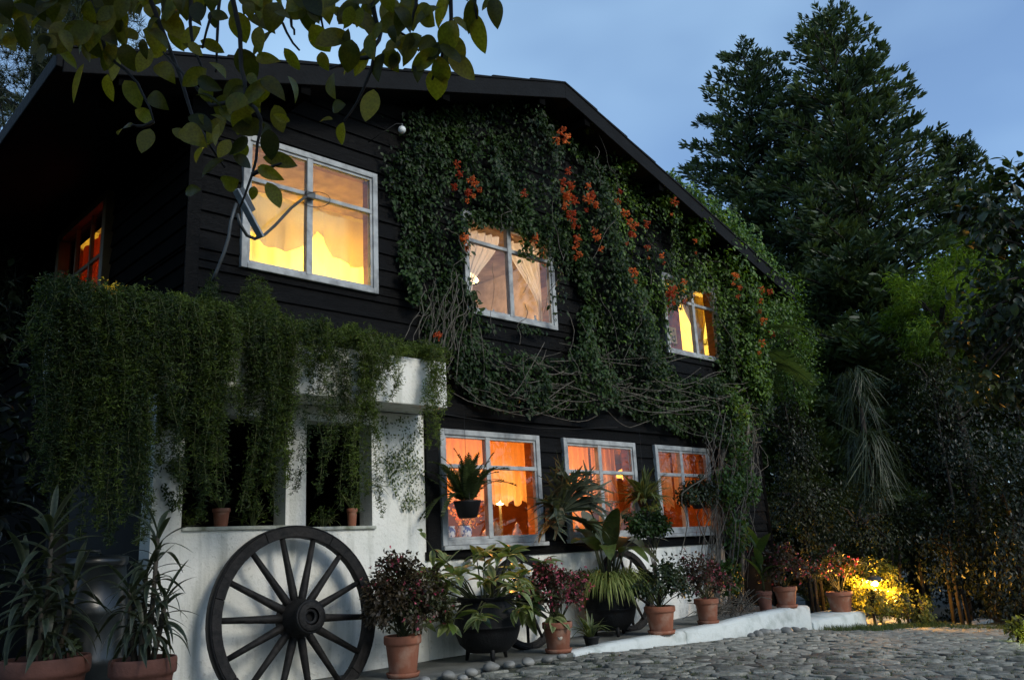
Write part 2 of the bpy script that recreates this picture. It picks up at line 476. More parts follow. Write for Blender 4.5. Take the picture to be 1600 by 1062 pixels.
# lapped boards, each one a piece of its own, cut round the windows
def planks_rows(zs, ze, xlo, xhi, holes, roof=False):
    z = zs; k = 0
    while z < ze-.02:
        h = .178
        a, b = xlo, xhi
        if roof:
            lim = (PKZ-.17-z)/SL
            if lim < .15: break
            a, b = max(a, PKX-lim), min(b, PKX+lim)
        pieces = grid_rects(a, b, z, min(z+h, ze), holes)
        for (xa, za, xb, zb) in pieces:
            if zb-za < .015 or xb-xa < .02: continue
            # long boards are butted once or twice
            cuts = [xa]; L = xb-xa
            if L > 4.2:
                cuts.append(xa+L*random.uniform(.38, .62))
            cuts.append(xb)
            for p, q in zip(cuts, cuts[1:]):
                j = random.uniform(-.002, .002); t0 = (za-z)/h; t1 = (zb-z)/h
                yf = lambda t: -.030+.022*t+j
                o = .004
                m = MB().hexa([(p+.002, yf(t0), za-(.012 if t0 < .01 else 0)), (q-.002, yf(t0), za-(.012 if t0 < .01 else 0)), (q-.002, .0215, za), (p+.002, .0215, za),
                               (p+.002, yf(t1), zb-.004), (q-.002, yf(t1), zb-.004), (q-.002, .0215, zb-.004), (p+.002, .0215, zb-.004)])
                m.build('plank', m_plank, front_wall)
        z += h; k += 1
planks_rows(2.45, 6.6, 0.0, HX1, [w['r'] for w in WIN[:3]], roof=True)
planks_rows(1.02, 2.43, 2.53, HX1, [w['r'] for w in WIN[3:]])
# bottom rail, floor band and corner boards
MB().box((2.5, -.045, .93), (HX1+.02, .02, 1.015)).build('bottom_rail', m_plank, house, bevel=.006)
MB().box((2.5, -.05, 2.40), (HX1+.02, -.031, 2.53)).build('floor_band', m_plank, house, bevel=.006)
MB().box((-.03, -.045, 2.45), (.09, -.031, 5.1)).build('corner_board', m_plank, house, bevel=.005)
MB().box((2.52, -.05, 1.016), (2.68, -.031, 2.39)).build('corner_board', m_plank, house, bevel=.005)

# other outside walls
mb = MB()
for (ya, za, yb, zb) in grid_rects(.14, 9.0, 2.45, 5.2, [(1.96, 3.66, 3.48, 4.77)]): mb.box((0, ya, za), (.14, yb, zb))
mb.box((0, 3.0, 0), (.14, 9, 2.449))
mb.build('side_wall', m_core, house)
z = 2.45
while z < 5.15:                                  # boards of the gable's left return
    for (ya, za, yb, zb) in grid_rects(-.0, 9.0, z, z+.178, [(1.96, 3.66, 3.48, 4.77)]):
        if zb-za > .02:
            MB().hexa([(-.030, ya, za), (-.001, ya, za), (-.001, yb, za), (-.030, yb, za), (-.008, ya, zb-.004), (-.001, ya, zb-.004), (-.001, yb, zb-.004), (-.008, yb, zb-.004)]).build('plank', m_core, house)
    z += .178
MB().box((HX1-.14, .14, 0), (HX1, 9, 5.2)).build('side_wall', m_core, house)
mb = MB(); g2 = [(0, 0), (HX1, 0), (HX1, roof_top(HX1)-.15), (PKX, PKZ-.15), (0, roof_top(0)-.15)]
mb.add([(x, 9.0, z) for x, z in g2]+[(x, 9.14, z) for x, z in g2], [(0, 1, 2, 3, 4), (9, 8, 7, 6, 5)]+[(i, (i+1) % 5, (i+1) % 5+5, i+5) for i in range(5)])
mb.build('back_wall', m_core, house)

# roof: two slopes with barge boards
EXL, EXR, RY0, RY1 = -1.2, HX1+.9, -.45, 9.6
for (xa, xb) in ((EXL, PKX), (PKX, EXR)):
    za, zb = roof_top(xa), roof_top(xb)
    r = MB().hexa([(xa, RY0, za-.14), (xb, RY0, zb-.14), (xb, RY1, zb-.14), (xa, RY1, za-.14),
                   (xa, RY0, za), (xb, RY0, zb), (xb, RY1, zb), (xa, RY1, za)]).build('roof', m_roofm, house)
    MB().hexa([(xa, RY0-.028, za-.20), (xb, RY0-.028, zb-.20), (xb, RY0-.002, zb-.20), (xa, RY0-.002, za-.20),
               (xa, RY0-.028, za+.012), (xb, RY0-.028, zb+.012), (xb, RY0-.002, zb+.012), (xa, RY0-.002, za+.012)]).build('barge_board', m_roofm, r, bevel=.006)
    # sheets lapped down the slope, seen along the edge
    n = 9
    for i in range(n):
        p, q = xa+(xb-xa)*i/n, xa+(xb-xa)*(i+1)/n
        zp, zq = roof_top(p), roof_top(q)
        j = .018
        MB().hexa([(p, RY0-.04, zp+.012), (q, RY0-.04, zq+.012), (q, RY1, zq+.012), (p, RY1, zp+.012),
                   (p, RY0-.04, zp+.03+(j if xa < 4 else 0)), (q, RY0-.04, zq+.03+(0 if xa < 4 else j)), (q, RY1, zq+.03+(0 if xa < 4 else j)), (p, RY1, zp+.03+(j if xa < 4 else 0))]).build('roof_sheet', m_roofm, r)
    # purlin ends under the barge
    for f in (.08, .36, .66, .93):
        x = xa+(xb-xa)*f; z0 = roof_top(x)-.145
        MB().box((x-.05, RY0+.01, z0-.14), (x+.05, .02, z0-.02)).build('purlin', m_core, r)
MB().box((EXL-.05, RY0-.02, roof_top(EXL)-.16), (EXL-.002, RY1, roof_top(EXL)-.02)).build('gutter', m_roofm, house, bevel=.01)

# windows ------------------------------------------------------------------------------
def window(parent, r, vx, hz, y0=-.06, fw=.06, mat=m_frame, inward=.16, sill=True):
    x0, z0, x1, z1 = r
    w = tag(bpy.data.objects.new('window', None)); COL.objects.link(w); w.parent = parent
    mb = MB()
    mb.box((x0, y0, z0), (x0+fw, .02, z1)).box((x1-fw, y0, z0), (x1, .02, z1))
    mb.box((x0+fw, y0, z1-fw), (x1-fw, .02, z1)).box((x0+fw, y0, z0), (x1-fw, .02, z0+fw*.9))
    mb.build('frame', mat, w, bevel=.007)
    # sash moulding just inside the frame
    s = .028; a = (x0+fw, x1-fw, z0+fw*.9, z1-fw)
    mb = MB()
    mb.box((a[0], y0+.018, a[2]), (a[0]+s, .01, a[3])).box((a[1]-s, y0+.018, a[2]), (a[1], .01, a[3]))
    mb.box((a[0]+s, y0+.018, a[3]-s), (a[1]-s, .01, a[3])).box((a[0]+s, y0+.018, a[2]), (a[1]-s, .01, a[2]+s))
    mb.build('sash', mat, w, bevel=.004)
    MB().box((vx-.032, y0+.006, a[2]+.001), (vx+.032, .012, a[3]-.001)).build('mullion', mat, w, bevel=.006)
    for p, q in ((a[0]+.001, vx-.033), (vx+.033, a[1]-.001)):
        MB().box((p, y0+.012, hz-.022), (q, .008, hz+.022)).build('glazing_bar', mat, w, bevel=.005)
        for zz, ze in ((a[2]+.01, hz-.02), (hz+.02, a[3]-.01)):
            MB().box((p+.005, -.022, zz), (q-.005, -.017, ze)).build('pane', m_glass, w)
    mb = MB()       # jamb lining
    mb.box((x0+.004, .021, z0+.004), (x0+.04, inward, z1-.004)).box((x1-.04, .021, z0+.004), (x1-.004, inward, z1-.004))
    mb.box((x0+.041, .021, z1-.04), (x1-.041, inward, z1-.004)).box((x0+.041, .021, z0+.004), (x1-.041, inward+.08, z0+.045))
    mb.build('jamb', m_jamb, w)
    if sill:
        MB().box((x0-.02, y0-.045, z0-.045), (x1+.02, -.005, z0-.002)).build('sill', mat, w, bevel=.006)
    return w
for i, wd in enumerate(WIN):
    window(house, wd['r'], wd['vx'], wd['hz'], sill=(i >= 3))

# the dark-framed window in the left return wall: built flat, turned onto x = 0
wl = tag(bpy.data.objects.new('window', None)); COL.objects.link(wl); wl.parent = house
ya, yb, za, zb = 1.96, 3.48, 3.66, 4.77
mb = MB()
mb.box((-.10, ya-.07, za), (.02, ya+.03, zb)).box((-.10, yb-.03, za), (.02, yb+.07, zb))
mb.box((-.10, ya-.07, zb), (.02, yb+.07, zb+.09)).box((-.10, ya+.031, za), (.02, yb-.031, za+.06))
mb.build('frame', m_darkframe, wl, bevel=.006)
for f in (1/3, 2/3):
    y = ya+(yb-ya)*f
    MB().box((-.055, y-.02, za+.061), (-.02, y+.02, zb-.001)).build('mullion', m_darkframe, wl)
MB().box((-.052, ya+.031, 4.2), (-.022, yb-.031, 4.24)).build('glazing_bar', m_darkframe, wl)
for f in range(3):
    y = ya+(yb-ya)*f/3
    for z0, z1 in ((za+.06, 4.2), (4.24, zb)):
        MB().box((-.030, y+.02, z0), (-.026, y+(yb-ya)/3-.02, z1)).build('pane', m_glass, wl)

# rooms ----------------------------------------------------------------------------------
def room(x0, x1, y0, y1, z0, z1, wall, name='room_wall', left=True):
    mb = MB()
    mb.box((x0, y1, z0), (x1, y1+.05, z1))
    if left: mb.box((x0-.05, y0, z0), (x0, y1+.05, z1))
    mb.box((x1, y0, z0), (x1+.05, y1+.05, z1))
    # the inside of the front wall round the windows
    hs = [w['r'] for w in WIN]
    for (xa, za, xb, zb) in grid_rects(x0, x1, z0, z1, hs): mb.box((xa, y0-.012, za), (xb, y0-.001, zb))
    mb.build(name, wall, house)
    MB().box((x0-.05, y0-.01, z1), (x1+.05, y1+.05, z1+.04)).build('room_ceiling', m_ceil, house)
    MB().box((x0-.05, y0-.01, z0-.04), (x1+.05, y1+.05, z0)).build('room_floor', m_floor, house)
room(2.62, 8.95, .155, 3.6, .35, 2.36, m_room_o)
room(.16, 2.72, .155, 3.6, 2.62, 5.02, m_room_y, left=False)
room(2.84, 5.60, .155, 3.6, 2.62, 5.02, m_ceil)
room(5.72, 8.95, .155, 3.6, 2.62, 5.02, m_room_y)

# porch wall with its two openings, white base, ledge ------------------------------------------
mb = MB()
OPN = [(.05, 1.30, .97, 2.24), (1.17, 1.28, 1.88, 2.24)]
for (xa, za, xb, zb) in grid_rects(-.19, 2.519, 0, 2.379, OPN): mb.box((xa, -.012, za), (xb, .2, zb))
mb.build('porch_wall', m_plaster, house)
for (xa, za, xb, zb) in OPN:
    MB().box((xa+.0, -.04, za-.028), (xb+.03, .19, za-.001+.004)).build('sill', m_stone_sill, house, bevel=.006)
MB().box((2.521, -.018, 0), (7.84, .14, .929)).build('base_wall', m_plaster, house, bevel=.012)
MB().box((7.85, -.008, 0), (HX1, .14, .929)).build('base_wall', m_core, house)
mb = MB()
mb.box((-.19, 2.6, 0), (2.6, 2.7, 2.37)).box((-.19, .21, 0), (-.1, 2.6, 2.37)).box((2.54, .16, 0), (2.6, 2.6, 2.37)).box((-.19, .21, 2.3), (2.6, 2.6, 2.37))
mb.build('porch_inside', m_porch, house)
MB().box((-1.05, -.48, 2.38), (2.46, -.035, 2.84)).build('planter_ledge', m_slab, house, bevel=.012)
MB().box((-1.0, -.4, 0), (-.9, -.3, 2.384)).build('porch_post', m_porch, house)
random.seed(100); rng = np.random.default_rng(100)
# ------------------------------------------------------------------ what hangs and stands behind the panes
m_cur_o = CLOTH('orange_lit_curtain', (.80, .52, .26), .55)
m_cur_w = CLOTH('white_sheer_curtain', (.85, .82, .78), .5, sheer=.12)
m_cur_y = CLOTH('yellow_sheer_curtain', (.88, .78, .36), .55, sheer=.06)
m_cur_g = CLOTH('gold_curtain', (.85, .68, .28), .5)

def curtain(name, label, x0, x1, z0, z1, y, mat, folds=9, amp=.03, hem='flat', gather=None, group=None):
    """pleated cloth; hem may be zigzag or scallop; gather = x to which the lower end is tied"""
    nx = folds*6; nz = 16
    vs = []; fs = []
    for j in range(nz+1):
        t = j/nz
        for i in range(nx+1):
            s = i/nx
            x = x0+(x1-x0)*s; zlow = z0
            if hem == 'zigzag': zlow = z0+.075*abs(((s*folds*.55) % 1)*2-1)
            elif hem == 'scallop': zlow = z0+.30*(1-abs(math.sin(math.pi*s*2))**.7)
            z = z1+(zlow-z1)*t
            a = amp*(.5+.5*t) if not gather else amp*(1-.4*t)
            yy = y+a*math.sin(2*math.pi*folds*s+.6*math.sin(5*s))+a*.4*math.sin(2*math.pi*folds*2.3*s+t*2)
            if gather is not None:
                k = min(1, t/.72); k = k*k*(3-2*k)
                x = x+(gather+(x-gather)*.16-x)*k
            vs.append((x, yy, z))
    n = nx+1
    fs = [(j*n+i, j*n+i+1, (j+1)*n+i+1, (j+1)*n+i) for j in range(nz) for i in range(nx)]
    me = bpy.data.meshes.new(name); me.from_pydata(vs, [], fs); me.polygons.foreach_set('use_smooth', [True]*len(fs))
    return tag(link(name, me, mat), label, 'curtain', group)

# ground floor, window beside the white porch wall
curtain('curtain', 'orange-lit lace curtain behind the hanging fern in window beside porch', 2.92, 3.60, 1.47, 2.21, .26, m_cur_o, 6, .022, 'zigzag')
curtain('curtain', 'orange-lit curtain with zigzag hem beside the glowing wall lamp', 3.64, 4.24, 1.47, 2.21, .28, m_cur_o, 6, .022, 'zigzag')
curtain('curtain', 'pleated orange curtain behind the antler fern in middle lower window', 4.84, 5.40, 1.2, 2.21, .30, m_cur_o, 6, .03)
curtain('curtain', 'narrow pleated orange curtain left of the hanging spider plant', 5.47, 5.93, 1.40, 2.21, .30, m_cur_o, 5, .03, 'zigzag')
curtain('curtain', 'dim orange curtain with wide folds behind the hanging spider plant', 6.62, 7.16, 1.40, 2.21, .30, m_cur_o, 6, .025, 'zigzag')
curtain('curtain', 'dim orange curtain in lower window beside the vine trunk', 7.24, 7.66, 1.45, 2.21, .30, m_cur_o, 5, .025, 'zigzag')
# upper floor
curtain('curtain', 'thin yellow sheer curtain filling the brightest upper window', .70, 2.60, 3.6, 4.62, .52, m_cur_y, 10, .02)
curtain('curtain', 'scalloped cream valance with two swags in brightest upper window', .62, 2.36, 3.98, 4.50, .36, CLOTH('thick_cream_valance', (.80, .66, .32), .34), 7, .035, 'scallop')
curtain('curtain', 'white curtain tied back against window frame nearest the bent lamp arm side of vine', 3.35, 4.0, 3.62, 4.76, .30, m_cur_w, 6, .03, gather=3.42)
curtain('curtain', 'white curtain swept across right half of vine-framed upper window', 4.15, 4.85, 3.62, 4.76, .30, m_cur_w, 6, .03, gather=4.75)
curtain('curtain', 'gold curtain gathered by a bow in window under the red trumpet flowers', 7.85, 8.55, 3.63, 4.75, .30, m_cur_g, 7, .03, gather=8.30)
_c = curtain('curtain', 'dark red curtain behind the small window in side wall', 0, 1, 0, 1, 0, CLOTH('dark_red_cloth', (.20, .02, .008), .6), 7, .05)
_c.rotation_euler = (0, 0, math.pi/2); _c.scale = (1.75, .6, 1.15); _c.location = (.20, 1.9, 3.62)

# lamps: the rooms' own lights
def room_lamp(name, label, loc, energy, col, r=.06, shade=True, drop=.5):
    t = thing(name, label, 'lamp', loc)
    x, y, z = loc
    MB().ball((0, 0, 0), .05, 10, 8).build('bulb', GLOW(name+'_bulb', col, 6), t)
    MB().tube([(0, 0, .05), (0, 0, drop)], .008, 5).build('cord', m_core, t)
    if shade:
        MB().lathe([(.19, .02), (.14, .10), (.05, .15)], 18, cap=False).build('lamp_shade', CLOTH(name+'_shade', (.9, .75, .5), .6), t)
    ld = bpy.data.lights.new(name+'_light', 'POINT'); ld.energy = energy; ld.color = col; ld.shadow_soft_size = r
    lo = bpy.data.objects.new('lamp_light', ld); COL.objects.link(lo); lo.parent = t; lo.location = (0, 0, -.07)
    return t
ORANGE = (1.0, .34, .055); WARM = (1.0, .55, .20); YEL = (1.0, .66, .20)
room_lamp('pendant_lamp', 'orange pendant lamp in the room behind the lower window beside porch', (3.3, 1.1, 1.95), 46, ORANGE, drop=.42)
room_lamp('pendant_lamp', 'orange pendant lamp in the room behind the middle lower window', (5.1, 1.1, 1.98), 46, ORANGE, drop=.37)
room_lamp('pendant_lamp', 'orange pendant lamp behind the lower window beside the vine trunk', (7.4, 1.3, 1.95), 10, ORANGE, drop=.37)
room_lamp('pendant_lamp', 'bright yellow lamp behind the swags of the brightest upper window', (1.7, 1.35, 4.0), 170, (1.0, .68, .17), drop=.88)
room_lamp('pendant_lamp', 'warm lamp in the vine-framed upper room', (4.3, 1.3, 4.5), 48, (1.0, .70, .42), drop=.58)
room_lamp('pendant_lamp', 'golden lamp in the upper room with rose wallpaper', (7.9, 1.1, 4.5), 95, (1.0, .76, .30), drop=.48)

# wall lamp with pleated glow seen through the right half of the window beside the porch
p = on_y(781, 779, .55)
t = thing('table_lamp', 'small glowing globe lamp seen through lower window beside porch', 'lamp', (p[0], p[1], 1.12))
hz_ = p[2]-1.12
MB().lathe([(.07, 0), (.07, .02), (.02, .04), (.015, hz_-.05)], 14).build('base', m_darkframe, t)
MB().ball((0, 0, hz_), .075, 14, 10).build('globe', GLOW('globe_glow', (1, .66, .2), 16), t)
MB().box((-.25, -.2, -.06), (.9, .5, -.005)).build('shelf', m_floor, t)

# three dark vents under the ceiling of the yellow room
for k in range(3):
    q = on_y(545+24*k, 270+9*k, 3.55)
    MB().box((q[0]-.16, 3.55, q[2]-.10), (q[0]+.16, 3.599, q[2]+.10)).build('vent', m_core, house)
# ornaments along the inside sills
m_orn = [M('cream_china', (.75, .68, .55), rough=.3), M('pink_china', (.65, .42, .36), rough=.3), M('brown_ware', (.30, .16, .08), rough=.4), M('bluegrey_china', (.36, .42, .48), rough=.3)]
PROFS = [[(.03, 0), (.04, .02), (.03, .05), (.012, .07), (.02, .09), (.004, .11)],
         [(.035, 0), (.045, .03), (.04, .06), (.02, .075), (.004, .08)],
         [(.02, 0), (.022, .08), (.010, .10), (.010, .13)],
         [(.03, 0), (.05, .045), (.035, .085), (.015, .1), (.012, .115)]]
def ornament(x, z, k, label, grp, s=1.0, y=.16):
    o = MB().lathe(PROFS[k % 4], 12).build('ornament', m_orn[(k*3+1) % 4])
    o.location = (x, y, z); o.scale = (s, s, s)
    tag(o, label % (('cream', 'pink', 'brown', 'blue-grey')[(k*3+1) % 4]+' '+('turned figurine', 'round pot', 'thin bottle', 'bellied vase')[k % 4]), 'ornament', grp)
for i, x in enumerate(np.linspace(.60, 1.84, 9)):
    ornament(x+random.uniform(-.03, .03), 3.622, i*5 % 7, 'small %s on the sill of the brightest upper window', 'ornaments on the brightest window sill', random.uniform(.7, 1.05))
for i, x in enumerate((3.62, 3.74, 3.9, 4.05, 4.2, 4.44)):
    ornament(x, 3.622, (2, 2, 0, 2, 3, 2)[i], 'small %s on the sill of the vine-framed upper window', 'ornaments on the vine-framed window sill', random.uniform(.9, 1.3))
for i, x in enumerate((3.5, 3.62, 3.95, 4.72, 4.8, 4.95, 5.4, 5.55)):
    ornament(x, 1.125, (1, 3, 0, 2, 2, 3, 1, 0)[i], 'small %s on a sill of the orange-lit lower windows', 'glassware on the lower window sills', random.uniform(.9, 1.6))

# blue and white china pots with flowers on the sill beside the porch
m_delft = M('blue_white_china', (.75, .77, .8), (.06, .09, .3), rough=.25, scale=22, lo=.44, hi=.5)
m_yflow = LEAF('orange_yellow_petal', (.75, .25, .02), (.9, .62, .08), .4)
for k, (px, lab, ncol) in enumerate(((702, 'blue and white china pot on sill beside porch', 0), (728, 'blue and white china pot holding the glowing yellow flowers', 1))):
    p = on_y(px, 838, .12)
    t = thing('china_pot', lab, 'flower pot', (p[0], .14, 1.113))
    MB().lathe([(.05, 0), (.075, .05), (.08, .10), (.07, .135), (.076, .15), (.066, .15), (.06, .12)], 16).build('pot', m_delft, t)
    if ncol:
        n = 260; P = rng.normal(size=(n, 3))*np.array([.075, .05, .075])+np.array([.02, 0, .29])
        cloud('petals', P, rdir(n), rdir(n), .04, .7, T_KITE, m_yflow, t)
        mb = MB()
        for q in range(9): mb.tube([(0, 0, .12), (random.uniform(-.1, .12), random.uniform(-.05, .05), .27)], .004, 4)
        mb.build('stem', m_core, t)

# framed picture and its white mat on the rose wall of the far upper room
p0 = on_y(1050, 525, .62)
t = thing('framed_picture', 'small cream framed picture in the window under the red trumpet flowers', 'picture', (p0[0]-.0, .62, p0[2]-.11))
MB().box((-.13, 0, 0), (.13, .02, .26)).build('frame', m_orn[0], t, bevel=.006)
MB().box((-.09, -.004, .04), (.09, -.001, .22)).build('print', M('dark_print', (.55, .5, .3), (.03, .02, .02), rough=.6, scale=16, lo=.47, hi=.53), t)
MB().box((-.7, .03, -.5), (.30, .06, .85)).build('screen_panel', m_room_r, t)
random.seed(101); rng = np.random.default_rng(101)
# ------------------------------------------------------------------ ground
m_soil = M('dark_garden_soil', (.022, .024, .014), (.010, .011, .007), rough=.95, scale=3, bump=.6, bscale=14)
m_conc = M('worn_concrete', (.17, .175, .165), (.075, .08, .07), rough=.9, scale=2.4, bump=.4, bscale=30, detail=9)
m_joint = M('mossy_joint', (.075, .078, .058), (.030, .036, .020), rough=.95, scale=7, bump=.6, bscale=40)
m_cobble = M('cobble_stone', (.215, .21, .18), (.08, .083, .068), rough=.75, scale=9, bump=.9, bscale=34, rand=.55, detail=9, spec=.45)
m_kerb = M('whitewashed_kerb', (.56, .60, .58), (.28, .32, .29), rough=.85, scale=4.5, lo=.25, hi=.5, bump=.4, bscale=24, detail=9)
m_pebble = M('river_pebble', (.30, .30, .28), (.15, .15, .14), rough=.6, scale=5, rand=.3, bump=.2)

def cob_z(x, y):
    return -.03 - .045*max(0.0, min(x, 7.7)-3.6) - .07*max(0.0, x-7.7) - .012*max(0.0, -.95-y)

def ground_z(x, y):
    # bed rises gently behind the yard and round the house
    return -.62 + .05*mnoise.noise((x*.3, y*.3, 0))

mb = MB(); N = 60; ext = 300.0
def gx(i):
    t = i/N*2-1; return 5+ext*np.sign(t)*abs(t)**3
vs = []
for j in range(N+1):
    for i in range(N+1):
        x, y = gx(i), gx(j)-5
        d = math.hypot(x-5, y-2)
        z = ground_z(x, y) + max(0, (d-30))*.05*(1 if (y > 0 or x > 12) else 0)
        vs.append((x, y, min(z, 2)))
mb.add(vs, [(j*(N+1)+i, j*(N+1)+i+1, (j+1)*(N+1)+i+1, (j+1)*(N+1)+i) for j in range(N) for i in range(N)], True)
tag(mb.build('ground', m_soil), kind='structure')

# concrete apron along the house wall
tag(MB().box((-6, -.945, -.5), (3.66, -.013, .0)).build('pavement', m_conc, bevel=.01), kind='structure')
m = MB()
pts = [(3.66, 0.0), (5.0, .012), (6.4, .02), (7.4, .05), (8.25, .05)]
for (xa, za), (xb, zb) in zip(pts, pts[1:]):
    m.hexa([(xa, -.85, -.5), (xb, -.85, -.5), (xb, -.02, -.5), (xa, -.02, -.5), (xa, -.85, za-.004), (xb, -.85, zb-.004), (xb, -.02, zb-.004), (xa, -.02, za-.004)])
tag(m.build('pavement', m_conc), kind='structure')

# whitewashed kerb, growing taller as the yard falls away, with two steps beyond its end
def kerb_piece(name, path, y0, y1):
    vs = []; fs = []; n = 0
    rows = []
    for (x, zt) in path:
        zb_ = cob_z(x, -.95)-.25
        jit = lambda a: a*mnoise.noise((x*3.1, a*50, .3))
        row = [(x, y0+jit(.012), zb_), (x, y0+jit(.014), zt-.03+jit(.01)), (x, y0+.03+jit(.008), zt+jit(.008)), (x, y1-.03, zt+.004+jit(.006)), (x, y1, zt-.02), (x, y1, zb_)]
        rows.append(row); vs += row
    k = 6
    for i in range(len(rows)-1):
        for j in range(k): fs.append((i*k+j, (i+1)*k+j, (i+1)*k+(j+1) % k, i*k+(j+1) % k))
    fs += [tuple(range(k)), tuple(reversed(range((len(rows)-1)*k, len(rows)*k)))]
    o = MB().add(vs, fs, True).build(name, m_kerb)
    fix_normals(o.data)
    md = o.modifiers.new('bevel', 'BEVEL'); md.width = .012; md.segments = 2; md.limit_method = 'ANGLE'; md.angle_limit = math.radians(50)
    return tag(o, kind='structure')
def kp(x):
    return float(np.interp(x, [3.55, 4.2, 5.1, 6.3, 7.1, 7.8, 8.26], [.004, .022, .02, .028, .062, .068, .06]))
kerb_piece('kerb', [(x, kp(x)) for x in np.linspace(3.55, 5.38, 20)], -.98, -.80)
kerb_piece('kerb', [(x, kp(x)) for x in np.linspace(5.385, 8.26, 30)], -.98, -.78)
kerb_piece('step', [(x, -.145) for x in np.linspace(8.27, 9.85, 12)], -1.0, -.4)
kerb_piece('step', [(x, -.36) for x in np.linspace(9.86, 11.4, 12)], -1.0, -.4)
kerb_piece('step', [(x, -.55) for x in np.linspace(12.4, 13.6, 8)], -1.6, -1.3)

# cobbled yard: irregular setts packed like cells, each a stone of its own
yard = MB()
NX, NY = 30, 22
xs = np.linspace(-7, 13.5, NX); ys = np.linspace(-9, -.93, NY)
yard.add([(x, y, cob_z(x, y)-.006) for y in ys for x in xs], [(j*NX+i, j*NX+i+1, (j+1)*NX+i+1, (j+1)*NX+i) for j in range(NY-1) for i in range(NX-1)], True)
yard = tag(yard.build('cobbled_yard', m_joint), kind='structure')

CS = .19
seeds = []
jj = 0
y = -7.0
while y < -1.0:
    x = -2.2 + (CS*.5 if jj % 2 else 0)
    while x < 11.5:
        if not (x < 2.0 and y > -1.2):
            seeds.append((x+random.uniform(-.105, .105), y+random.uniform(-.095, .095)))
        x += CS*random.uniform(.9, 1.35)
    y += CS*.83; jj += 1
seeds = np.array(seeds)
def clip_poly(poly, nx, ny, c):
    out = []
    for i in range(len(poly)):
        p, q = poly[i], poly[(i+1) % len(poly)]
        dp, dq = p[0]*nx+p[1]*ny-c, q[0]*nx+q[1]*ny-c
        if dp <= 0: out.append(p)
        if dp*dq < 0:
            t = dp/(dp-dq); out.append((p[0]+(q[0]-p[0])*t, p[1]+(q[1]-p[1])*t))
    return out
def seen_size(x, y):
    v = np.array([x, y, cob_z(x, y)])-CAM; z = v@_f
    if z < .3: return -1
    u_, w_ = 800+FOC*(v@_r)/z, 531-FOC*(v@_u)/z
    if -20 < u_ < 1620 and 0 < w_ < 1085: return 1/z
    return -1
def in_yard(x, y):
    if y > -1.03 and x > 2.5: return False
    if x > 3.0 and y > -1.02: return False
    return True
order = sorted(range(len(seeds)), key=lambda i: -seen_size(*seeds[i]))
rest = MB(); made = 0
for i in order:
    sx, sy = seeds[i]
    vis = seen_size(sx, sy) > 0
    if not in_yard(sx, sy): continue
    poly = [(sx-.35, sy-.35), (sx+.35, sy-.35), (sx+.35, sy+.35), (sx-.35, sy+.35)]
    d = np.hypot(seeds[:, 0]-sx, seeds[:, 1]-sy)
    for j in np.argsort(d)[1:14]:
        nx, ny = seeds[j][0]-sx, seeds[j][1]-sy
        L = math.hypot(nx, ny); nx /= L; ny /= L
        poly = clip_poly(poly, nx, ny, nx*(sx+seeds[j][0])/2+ny*(sy+seeds[j][1])/2-.006)
        if len(poly) < 3: break
    if len(poly) < 3: continue
    poly = clip_poly(poly, 0, 1, -1.0)
    if len(poly) < 3: continue
    # round the corners
    rp = []
    for k in range(len(poly)):
        p, q = poly[k], poly[(k+1) % len(poly)]
        rp += [(p[0]*.84+q[0]*.16, p[1]*.84+q[1]*.16), (p[0]*.16+q[0]*.84, p[1]*.16+q[1]*.84)]
    cx = sum(p[0] for p in rp)/len(rp); cy = sum(p[1] for p in rp)/len(rp)
    z0 = cob_z(cx, cy); h = random.uniform(.002, .015); tx, ty = random.uniform(-.075, .075), random.uniform(-.075, .075)
    n = len(rp); vs = []
    for f, zz in ((1.0, -.025), (.97, .55*h), (.88, .92*h), (.5, 1.0*h)):
        for (a, b) in rp:
            X, Y = cx+(a-cx)*f, cy+(b-cy)*f
            vs.append((X-cx, Y-cy, zz+(X-cx)*(tx-.045)+(Y-cy)*ty+.007*mnoise.noise((X*17, Y*17, 0))))
    vs.append((0, 0, 1.05*h+.002))
    fs = [(r*n+k, r*n+(k+1) % n, (r+1)*n+(k+1) % n, (r+1)*n+k) for r in range(3) for k in range(n)]
    fs += [(3*n+k, 3*n+(k+1) % n, 4*n) for k in range(n)]
    if vis and made < 300:
        o = MB().add(vs, fs, True).build('stone', m_cobble, yard, loc=(cx, cy, z0)); made += 1
    elif cx > .5 and cy > -6.2:
        rest.add([(a+cx, b+cy, c+z0) for a, b, c in vs], fs, True)
rest.build('stones', m_cobble, yard, kind='stuff')

# river pebbles laid along the edge of the pavement
for k, (px, py, s) in enumerate(((700, 1057, .11), (738, 1051, .10), (768, 1044, .12), (795, 1040, .09), (722, 1060, .08), (825, 1036, .10), (855, 1031, .08), (878, 1026, .07), (663, 1064, .1))):
    p = on_z(px, py, .0)
    s *= .72; o = MB().ball((0, 0, 0), (s, s*.75, s*.5), 14, 9).build('pebble', m_pebble)
    for v in o.data.vertices: v.co *= 1+.42*mnoise.noise(v.co*9+Vector((k, 0, 0)))
    o.location = (p[0], p[1], s*.15); o.rotation_euler = (random.uniform(-.2, .2), .1, random.uniform(0, 3))
    tag(o, 'rounded river pebble lying on the pavement edge beside the cauldron', 'pebble', 'pebbles along the pavement edge')
for k in range(9):
    x = 6.55+.16*k; y = -1.07+random.uniform(-.03, .03); s = random.uniform(.05, .09)
    o = MB().ball((0, 0, 0), (s, s*.8, s*.6), 12, 8).build('pebble', m_pebble)
    for v in o.data.vertices: v.co *= 1+.45*mnoise.noise(v.co*12+Vector((k, 3, 0)))
    o.location = (x, y, cob_z(x, y)+s*.3); o.rotation_euler = (0, .1, random.uniform(0, 3))
    tag(o, 'rough stone wedged against the foot of the white kerb', 'pebble', 'stones along the kerb foot')

